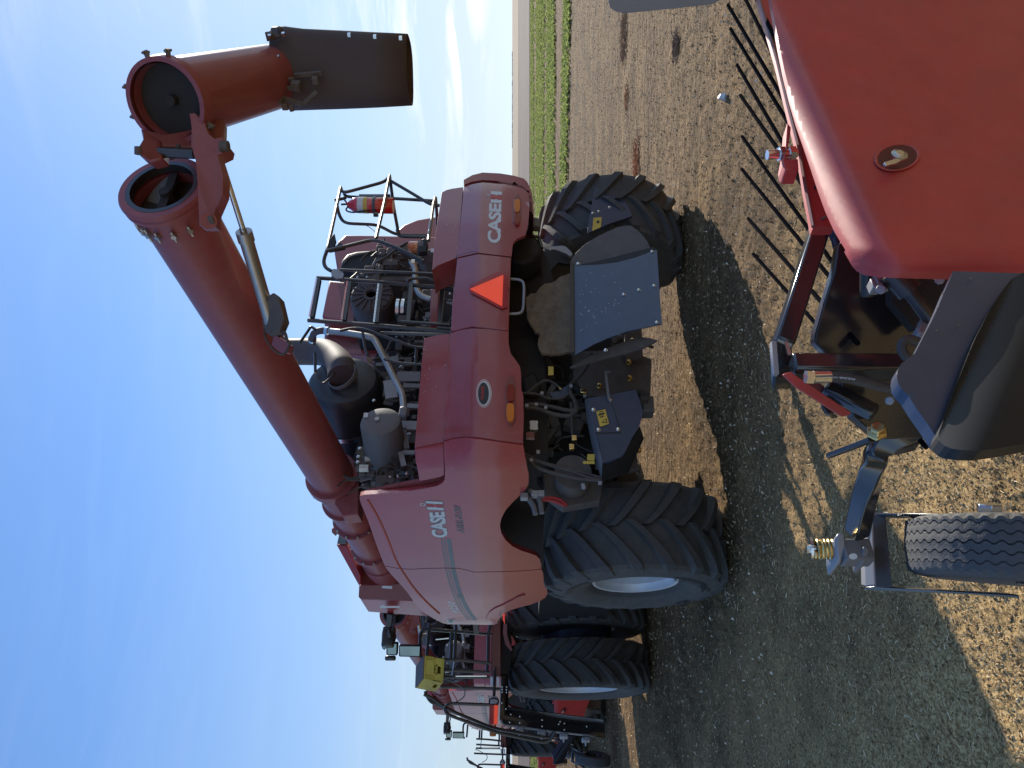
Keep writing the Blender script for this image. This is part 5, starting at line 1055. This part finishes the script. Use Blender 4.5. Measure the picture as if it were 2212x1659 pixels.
g = bpy.data.objects.new('ground', me); COL.objects.link(g); g['kind'] = 'structure'
m, nt, b = nodes('soil_with_chaff'); lk = nt.links.new
geo = N(nt, 'ShaderNodeNewGeometry')
def nz(scale, det=8, rough_=.6, vec=None): n_ = N(nt, 'ShaderNodeTexNoise', Scale=scale, Detail=float(det), Roughness=rough_); lk(vec or geo.outputs['Position'], n_.inputs['Vector']); return n_
mp = N(nt, 'ShaderNodeMapping'); mp.inputs['Rotation'].default_value = (0, 0, R(12)); mp.inputs['Scale'].default_value = (.25, 2.2, 1); lk(geo.outputs['Position'], mp.inputs['Vector'])
a1 = nz(26, 10, .75); a2_ = nz(1.1, 6, .6); a3 = nz(1.0, 8, .65, mp.outputs[0]); a4 = nz(120, 4, .7)
r1 = ramp(nt, a1.outputs['Fac'], [(.30, (.075, .048, .027)), (.45, (.175, .12, .070)), (.60, (.28, .20, .12)), (.74, (.55, .43, .28))])
r2 = ramp(nt, a2_.outputs['Fac'], [(.35, (.60, .58, .58)), (.65, (1.15, 1.12, 1.05))])
r3 = ramp(nt, a3.outputs['Fac'], [(.35, (.72, .70, .70)), (.6, (1.1, 1.08, 1.05))])
mA = N(nt, 'ShaderNodeMix', data_type='RGBA', blend_type='MULTIPLY'); mA.inputs[0].default_value = 1; lk(r1.outputs[0], mA.inputs[6]); lk(r2.outputs[0], mA.inputs[7])
mB = N(nt, 'ShaderNodeMix', data_type='RGBA', blend_type='MULTIPLY'); mB.inputs[0].default_value = 1; lk(mA.outputs[2], mB.inputs[6]); lk(r3.outputs[0], mB.inputs[7])
# pale chaff spilled thickly around the header end of the yard
sx = N(nt, 'ShaderNodeSeparateXYZ'); lk(geo.outputs['Position'], sx.inputs[0])
ch = N(nt, 'ShaderNodeMath', operation='MULTIPLY_ADD', use_clamp=True); lk(sx.outputs['Y'], ch.inputs[0]); ch.inputs[1].default_value = -.20; ch.inputs[2].default_value = 1.25
chx = N(nt, 'ShaderNodeMath', operation='MULTIPLY_ADD', use_clamp=True); lk(sx.outputs['X'], chx.inputs[0]); chx.inputs[1].default_value = -.13; lk(ch.outputs[0], chx.inputs[2]); ch.use_clamp = False; ch = chx
vo = N(nt, 'ShaderNodeTexVoronoi', Scale=95.0); lk(geo.outputs['Position'], vo.inputs['Vector'])
rv = ramp(nt, vo.outputs['Color'], [(.25, (.30, .205, .10)), (.55, (.58, .415, .21)), (.8, (.78, .60, .34))])
chn = N(nt, 'ShaderNodeMath', operation='MULTIPLY'); lk(ch.outputs[0], chn.inputs[0]); rr2 = ramp(nt, a2_.outputs['Fac'], [(.30, (.2, .2, .2)), (.6, (1, 1, 1))]); lk(rr2.outputs[0], chn.inputs[1])
mC = N(nt, 'ShaderNodeMix', data_type='RGBA'); lk(chn.outputs[0], mC.inputs[0]); lk(mB.outputs[2], mC.inputs[6]); lk(rv.outputs[0], mC.inputs[7])
wm = N(nt, 'ShaderNodeMix', data_type='RGBA', blend_type='MULTIPLY'); wm.inputs[0].default_value = 1; wm.inputs[7].default_value = (1.06, .98, .80, 1); lk(mC.outputs[2], wm.inputs[6]); lk(wm.outputs[2], b.inputs['Base Color']); b.inputs['Roughness'].default_value = .95; b.inputs['Specular IOR Level'].default_value = .15
ad = N(nt, 'ShaderNodeMath', operation='ADD'); lk(a1.outputs['Fac'], ad.inputs[0]); lk(a4.outputs['Fac'], ad.inputs[1])
bp_ = N(nt, 'ShaderNodeBump', Strength=.55, Distance=.015); lk(ad.outputs[0], bp_.inputs['Height']); mp2 = N(nt, 'ShaderNodeMapping'); mp2.inputs['Rotation'].default_value = (0, 0, R(8)); mp2.inputs['Scale'].default_value = (.45, 1.3, 1); lk(geo.outputs['Position'], mp2.inputs['Vector'])
a5 = nz(7, 5, .6, mp2.outputs[0]); far = N(nt, 'ShaderNodeMath', operation='MULTIPLY_ADD', use_clamp=True); lk(sx.outputs['Y'], far.inputs[0]); far.inputs[1].default_value = .12; far.inputs[2].default_value = -.45
bp2 = N(nt, 'ShaderNodeBump', Distance=.10); lk(far.outputs[0], bp2.inputs['Strength']); lk(a5.outputs['Fac'], bp2.inputs['Height']); lk(bp_.outputs[0], bp2.inputs['Normal']); lk(bp2.outputs[0], b.inputs['Normal'])
me.materials.append(m)
def field(name, y0, y1, col, scale, z=.04):
    me = bpy.data.meshes.new(name); n = 24; vs = []; 
    for i in range(n+1):
        x = -y1*1.3+2.6*y1*i/n; vs += [(x, y0+2*math.sin(i*1.7), z), (x, y1, z)]
    me.from_pydata(vs, [], [(2*i, 2*i+2, 2*i+3, 2*i+1) for i in range(n)]); o = bpy.data.objects.new(name, me); COL.objects.link(o); o['kind'] = 'structure'
    me.materials.append(mat(name+'_soil', col, .95, dscale=scale, var=.25, spec=.1)); return o
field('tilled_field', 80, 6000, (.165, .13, .105), .05)
field('stubble_field', 215, 6000, (.34, .26, .175), .02, .09)

def scatter(name, n, area, mk, mt, kind='stuff'):
    vs = []; fs = []; r_ = random.Random(hash(name) % 1000 if 0 else len(name)*17)
    for _ in range(n):
        p = area(r_)
        if p is None: continue
        mk(r_, p, vs, fs)
    me = bpy.data.meshes.new(name); me.from_pydata(vs, [], fs); o = bpy.data.objects.new(name, me); COL.objects.link(o); o['kind'] = kind; me.materials.append(mt); return o
def fan(y0, y1, pw=1.0):
    def f(r_):
        y = y0*(y1/y0)**(r_.random()**pw); x = r_.uniform(-.56, .56)*y; return Vector((x, y, ground_z(x, y)))
    return f
def stick(r_, p, vs, fs):
    a = r_.uniform(0, math.pi); l_ = r_.uniform(.004, .015)*(1+p.y*.07); w = r_.uniform(.0006, .0015)*(1+p.y*.12); t = r_.uniform(-.35, .35); d = Vector((math.cos(a), math.sin(a), t)).normalized(); s_ = Vector((-math.sin(a), math.cos(a), 0))
    c = p+Vector((0, 0, .006+abs(t)*l_)); n = len(vs); vs += [c-d*l_-s_*w, c-d*l_+s_*w, c+d*l_+s_*w, c+d*l_-s_*w, c-d*l_+Vector((0, 0, w*1.6)), c+d*l_+Vector((0, 0, w*1.6))]
    fs += [(n, n+1, n+2, n+3), (n, n+4, n+5, n+3), (n+1, n+4, n+5, n+2)]
def clod(s0, s1):
    def f(r_, p, vs, fs):
        s_ = r_.uniform(s0, s1)*(1+p.y*.04)*(.5+r_.random()); n = len(vs)
        o6 = [(1, 0, 0), (-1, 0, 0), (0, 1, 0), (0, -1, 0), (0, 0, 1), (0, 0, -.6)]; a = r_.random()*6; ca, sa_ = math.cos(a), math.sin(a)
        for q in o6:
            k = s_*r_.uniform(.6, 1.2); x, y = q[0]*ca-q[1]*sa_, q[0]*sa_+q[1]*ca; vs.append((p.x+x*k, p.y+y*k, p.z+q[2]*k*.7+s_*.2))
        fs += [(n+i, n+j, n+4) for i, j in ((0, 2), (2, 1), (1, 3), (3, 0))]+[(n+j, n+i, n+5) for i, j in ((0, 2), (2, 1), (1, 3), (3, 0))]
    return f
def tint(name, stops, rough_=.8, island=True, trans=0):
    if name in ('straw', 'clods', 'chaff_bits', 'bleached'): stops = [(p, (c[0]*1.04, c[1]*.96, c[2]*.80)) for p, c in stops]
    m, nt, b = nodes(name); g_ = N(nt, 'ShaderNodeNewGeometry'); r = ramp(nt, g_.outputs['Random Per Island'], stops); nt.links.new(r.outputs[0], b.inputs['Base Color']); b.inputs['Roughness'].default_value = rough_; b.inputs['Specular IOR Level'].default_value = .3
    if trans: b.inputs['Subsurface Weight'].default_value = 0; b.inputs['Transmission Weight'].default_value = 0
    return m
scatter('straw_litter', 22000, fan(1.2, 30, 1.1), stick, tint('straw', [(0, (.22, .15, .085)), (.5, (.42, .32, .19)), (.9, (.62, .52, .36)), (1, (.8, .75, .62))]))
scatter('soil_clods', 60000, fan(1.3, 34, .95), clod(.003, .008), tint('clods', [(0, (.11, .072, .040)), (.5, (.26, .185, .105)), (.9, (.44, .33, .20)), (1, (.62, .52, .38))], .95))
scatter('chaff', 42000, fan(1.1, 9, 1.3), clod(.0022, .005), tint('chaff_bits', [(0, (.28, .20, .10)), (.5, (.52, .39, .21)), (1, (.72, .58, .38))], .9))
def fleck(r_, p, vs, fs):
    s_ = r_.uniform(.006, .022)*(.5+p.y*.05); a = r_.random()*6; ca, sa_ = math.cos(a)*s_, math.sin(a)*s_; n = len(vs); e = r_.uniform(.3, .9)
    vs += [(p.x-ca, p.y-sa_, p.z+.01), (p.x+sa_*e*.4, p.y-ca*e*.4, p.z+.012), (p.x+ca, p.y+sa_, p.z+.014+s_*.5), (p.x-sa_*e*.4, p.y+ca*e*.4, p.z+.03)]; fs.append((n, n+1, n+2, n+3))
scatter('bleached_residue', 3600, fan(5.5, 34, .9), fleck, tint('bleached', [(0, (.34, .27, .19)), (.7, (.62, .55, .45)), (1, (.85, .82, .76))], .6))
def straw(r_, p, vs, fs):
    a = r_.gauss(.2, .9); l_ = r_.uniform(.015, .05); w = r_.uniform(.0008, .0018)*(1+p.y*.05); c0 = p+Vector((0, 0, .012)); prev = None; n0 = len(vs)
    for k in range(5):
        t = (k/4-.5)*2*l_; b_ = a+r_.uniform(-.12, .12); q = c0+Vector((math.cos(b_)*t, math.sin(b_)*t, r_.uniform(0, .012))); s_ = Vector((-math.sin(a), math.cos(a), .3))*w; vs += [q-s_, q+s_]
    fs += [(n0+2*k, n0+2*k+1, n0+2*k+3, n0+2*k+2) for k in range(4)]
scatter('loose_straw', 500, fan(2.0, 22, .9), straw, tint('straw', [(0, (.26, .20, .13)), (.6, (.42, .34, .23)), (1, (.62, .55, .42))]))
# volunteer crop strip
def croparea(r_):
    y = r_.uniform(24, 76); x = r_.uniform(-.52, .54)*y
    v = noise.noise(Vector((x*.02, y*.11, 5)))+.45*noise.noise(Vector((x*.12, y*.3, 9)))
    if y < 33: 
        if not (24.2 < y-(-.35*(x-12)) < 27.5 and x > 6): return None
    elif v < -.12 and r_.random() > .10: return None
    return Vector((x, y, 0))
def tuft(r_, p, vs, fs):
    for _ in range(5):
        a = r_.uniform(0, 6.28); h_2 = r_.uniform(.07, .17); w = r_.uniform(.03, .06); dx, dy = math.cos(a), math.sin(a); n = len(vs)
        vs += [(p.x, p.y, 0), (p.x+dx*h_2*.5-dy*w, p.y+dy*h_2*.5+dx*w, h_2*.7), (p.x+dx*h_2, p.y+dy*h_2, h_2), (p.x+dx*h_2*.5+dy*w, p.y+dy*h_2*.5-dx*w, h_2*.75)]; fs.append((n, n+1, n+2, n+3))
gm = tint('young_leaves', [(0, (.18, .22, .07)), (.5, (.26, .31, .09)), (1, (.36, .40, .15))], .6)
nt = gm.node_tree; tl = nt.nodes.new('ShaderNodeBsdfTranslucent'); ms_ = nt.nodes.new('ShaderNodeMixShader'); ms_.inputs[0].default_value = .5; pb = nt.nodes['Principled BSDF']
nt.links.new(pb.inputs['Base Color'].links[0].from_socket, tl.inputs[0]); nt.links.new(pb.outputs[0], ms_.inputs[1]); nt.links.new(tl.outputs[0], ms_.inputs[2]); nt.links.new(ms_.outputs[0], nt.nodes['Material Output'].inputs[0])
scatter('green_crop', 40000, croparea, tuft, gm)
# far shelter belt
vs = []; fs = []; r_ = random.Random(2)
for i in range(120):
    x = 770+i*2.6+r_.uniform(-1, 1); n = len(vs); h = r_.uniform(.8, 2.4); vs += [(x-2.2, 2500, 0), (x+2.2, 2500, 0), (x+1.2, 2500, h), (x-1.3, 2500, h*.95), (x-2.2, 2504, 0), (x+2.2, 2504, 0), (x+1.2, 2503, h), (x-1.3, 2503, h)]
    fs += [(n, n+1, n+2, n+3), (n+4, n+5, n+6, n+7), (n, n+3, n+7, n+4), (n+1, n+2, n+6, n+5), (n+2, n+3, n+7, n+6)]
me = bpy.data.meshes.new('distant_woodland'); me.from_pydata(vs, [], fs); o = bpy.data.objects.new('distant_woodland', me); COL.objects.link(o); o['kind'] = 'stuff'; me.materials.append(mat('far_woodland', (.22, .30, .38), .9))  # pale blue puts the distance haze into the colour
# dried weeds
def weed(name, x, y, r0, n, cols, label, cat_):
    vs = []; fs = []; q = random.Random(int(x*97))
    for _ in range(n):
        a = q.gauss(.3, .8)+(math.pi if q.random() < .5 else 0); e = q.uniform(.05, .7); l_ = r0*q.uniform(.12, .45); p0 = Vector((max(-.6*r0, min(.6*r0, q.gauss(0, r0*.4))), max(-.5*r0, min(.5*r0, q.gauss(0, r0*.34))), .01)); d = Vector((math.cos(a)*math.cos(e), math.sin(a)*math.cos(e), math.sin(e)*.5)); p1 = p0+d*l_; w = Vector((-d.y, d.x, 0)).normalized()*.006; n_ = len(vs)
        vs += [p0-w, p0+w, p1+w*.4, p1-w*.4, p0+Vector((0, 0, .008)), p1+Vector((0, 0, .004))]; fs += [(n_, n_+1, n_+2, n_+3), (n_, n_+4, n_+5, n_+3), (n_+1, n_+4, n_+5, n_+2)]
    me = bpy.data.meshes.new(name); me.from_pydata([tuple(v) for v in vs], [], fs); o = bpy.data.objects.new(name, me); COL.objects.link(o); o.location = (x, y, 0); me.materials.append(tint(name+'_stalks', cols, .8)); tag(o, label, cat_); return o
oc = [(0, (.30, .12, .04)), (.6, (.50, .22, .08)), (1, (.62, .38, .2))]
def gp_(x, y): Y = CAMH*FPX/(x-1106); return ((829.5-y)/FPX*Y, Y)
def gd(*q): return gp_(*q)
weed('dry_weed', *gd(1376, 350), .45, 260, oc, 'rusty orange dead weed lying on the soil just right of the combine', 'dead weed')
weed('dry_weed', *gd(1355, 212), .30, 90, oc, 'small orange brown dead weed on open soil between the combine and the grey cover', 'dead weed')
weed('dry_weed', *gd(1350, 75), .55, 260, [(0, (.24, .13, .06)), (1, (.45, .28, .14))], 'wide brown dead weed on the soil beside the grey cover', 'dead weed')
weed('dry_weed', *gd(1462, 100), .25, 160, [(0, (.14, .08, .05)), (1, (.28, .17, .10))], 'dark brown clump of dead weed above the tines', 'dead weed')
weed('dry_stalk', *gd(1655, 1180), .09, 9, [(0, (.20, .17, .12)), (1, (.32, .27, .2))], 'pale dried stalk with thin branches lying in the shade behind the spring', 'stalk')
weed('dry_stalk', *gd(1572, 1290), .14, 5, [(0, (.20, .17, .12)), (1, (.32, .27, .2))], 'pale dried twig lying in the shade below the big rear tyre', 'stalk')
wx, wy = gd(1568, 210)
s_ = MB(); q_ = random.Random(4); s_.lathe([(-.03, 0), (-.02, .03), (0, .045), (.02, .03), (.035, 0)], (0, 0, 0), (1, .2, .1), 9)
s_.v = [v+Vector((q_.uniform(-.01, .01), q_.uniform(-.01, .01), q_.uniform(-.01, .01))) for v in s_.v]
w_ = s_.out('white_stone', 'white', None, loc=(wx, wy, .03)); tag(w_, 'small white stone on the soil beyond the tines', 'stone')

# ================================================================ LIGHT, SKY, CAMERA
AZ, EL = R(35.5), R(22)
sdir = Vector((math.sin(AZ)*math.cos(EL), math.cos(AZ)*math.cos(EL), math.sin(EL)))
sl_ = bpy.data.lights.new('sun', 'SUN'); sl_.energy = 3.0; sl_.angle = R(.5); sl_.color = (1, .93, .82)
so_ = bpy.data.objects.new('sun', sl_); COL.objects.link(so_); so_.rotation_euler = sdir.to_track_quat('Z', 'Y').to_euler()
w = bpy.data.worlds.new('World'); scn.world = w; w.use_nodes = True; nt = w.node_tree; bg = nt.nodes['Background']
sk = nt.nodes.new('ShaderNodeTexSky'); sk.sky_type = 'NISHITA'; sk.sun_disc = False; sk.sun_elevation = EL; sk.sun_rotation = AZ; sk.air_density = 1.0; sk.dust_density = .35; sk.ozone_density = 3.0; sk.altitude = 500
tc = nt.nodes.new('ShaderNodeTexCoord')
# thin cirrus: streaky noise over the sky direction
sp = N(nt, 'ShaderNodeSeparateXYZ'); nt.links.new(tc.outputs['Generated'], sp.inputs[0])
mp = N(nt, 'ShaderNodeMapping'); mp.inputs['Scale'].default_value = (1.4, 1.0, 9.0); mp.inputs['Rotation'].default_value = (0, R(6), 0); nt.links.new(tc.outputs['Generated'], mp.inputs['Vector'])
cn = N(nt, 'ShaderNodeTexNoise', Scale=3.2, Detail=9.0, Roughness=.62, Distortion=.5); nt.links.new(mp.outputs[0], cn.inputs['Vector'])
cr_ = ramp(nt, cn.outputs['Fac'], [(.50, (0, 0, 0)), (.66, (1, 1, 1))])
band = ramp(nt, sp.outputs['Z'], [(.02, (0, 0, 0)), (.06, (1, 1, 1)), (.12, (.5, .5, .5)), (.2, (.12, .12, .12)), (.6, (.1, .1, .1))])
side_ = ramp(nt, sp.outputs['X'], [(.0, (.12, .12, .12)), (.30, (.2, .2, .2)), (.42, (1, 1, 1))])
m1 = N(nt, 'ShaderNodeMath', operation='MULTIPLY'); nt.links.new(cr_.outputs[0], m1.inputs[0]); nt.links.new(band.outputs[0], m1.inputs[1])
m2 = N(nt, 'ShaderNodeMath', operation='MULTIPLY'); nt.links.new(m1.outputs[0], m2.inputs[0]); nt.links.new(side_.outputs[0], m2.inputs[1])
mx = N(nt, 'ShaderNodeMix', data_type='RGBA'); nt.links.new(m2.outputs[0], mx.inputs[0]); nt.links.new(sk.outputs[0], mx.inputs[6]); mx.inputs[7].default_value = (9.5, 10, 10, 1); nt.links.remove(mx.inputs[0].links[0]); mx.inputs[0].default_value = 0
# soft shoulder: bright sky near the sun rolls off instead of clipping
hz_ = ramp(nt, sp.outputs['Z'], [(.0, (1, 1, 1)), (.07, (.75, .75, .75)), (.22, (.25, .25, .25)), (.45, (0, 0, 0))])
hsv = N(nt, 'ShaderNodeHueSaturation'); hsv.inputs['Saturation'].default_value = .0; nt.links.new(mx.outputs[2], hsv.inputs['Color'])
ht = N(nt, 'ShaderNodeVectorMath', operation='MULTIPLY'); ht.inputs[1].default_value = (.97, 1.0, 1.0); nt.links.new(hsv.outputs[0], ht.inputs[0])
mxo = mx; mx = N(nt, 'ShaderNodeMix', data_type='RGBA'); nt.links.new(hz_.outputs[0], mx.inputs[0]); nt.links.new(mxo.outputs[2], mx.inputs[6]); nt.links.new(ht.outputs[0], mx.inputs[7])
bw = N(nt, 'ShaderNodeRGBToBW'); nt.links.new(mx.outputs[2], bw.inputs[0])
den = N(nt, 'ShaderNodeMath', operation='MULTIPLY_ADD'); nt.links.new(bw.outputs[0], den.inputs[0]); den.inputs[1].default_value = .26; den.inputs[2].default_value = 1.0
inv = N(nt, 'ShaderNodeMath', operation='DIVIDE'); inv.inputs[0].default_value = 1; nt.links.new(den.outputs[0], inv.inputs[1])
dv = N(nt, 'ShaderNodeVectorMath', operation='SCALE'); nt.links.new(mx.outputs[2], dv.inputs[0]); nt.links.new(inv.outputs[0], dv.inputs['Scale'])
gr_ = N(nt, 'ShaderNodeVectorMath', operation='MULTIPLY'); gr_.inputs[1].default_value = (.78, .90, 1.04); nt.links.new(dv.outputs[0], gr_.inputs[0]); cm = N(nt, 'ShaderNodeMix', data_type='RGBA'); nt.links.new(m2.outputs[0], cm.inputs[0]); nt.links.new(gr_.outputs[0], cm.inputs[6]); cm.inputs[7].default_value = (4.2, 4.1, 3.9, 1); nt.links.new(cm.outputs[2], bg.inputs['Color']); bg.inputs['Strength'].default_value = .15
cam = bpy.data.cameras.new('camera'); co = bpy.data.objects.new('camera', cam); COL.objects.link(co); scn.camera = co
cam.sensor_width = 36; cam.lens = FPX/2212*36; cam.clip_start = .05; cam.clip_end = 12000
co.matrix_world = Matrix(((0, 1, 0, 0), (0, 0, -1, 0), (-1, 0, 0, CAMH), (0, 0, 0, 1)))
vt = scn.view_settings; vt.view_transform = 'Standard'; vt.look = 'None'; vt.gamma = 1; vt.exposure = 1.2
scn.render.engine = 'CYCLES'; scn.render.resolution_x = 1024; scn.render.resolution_y = 768
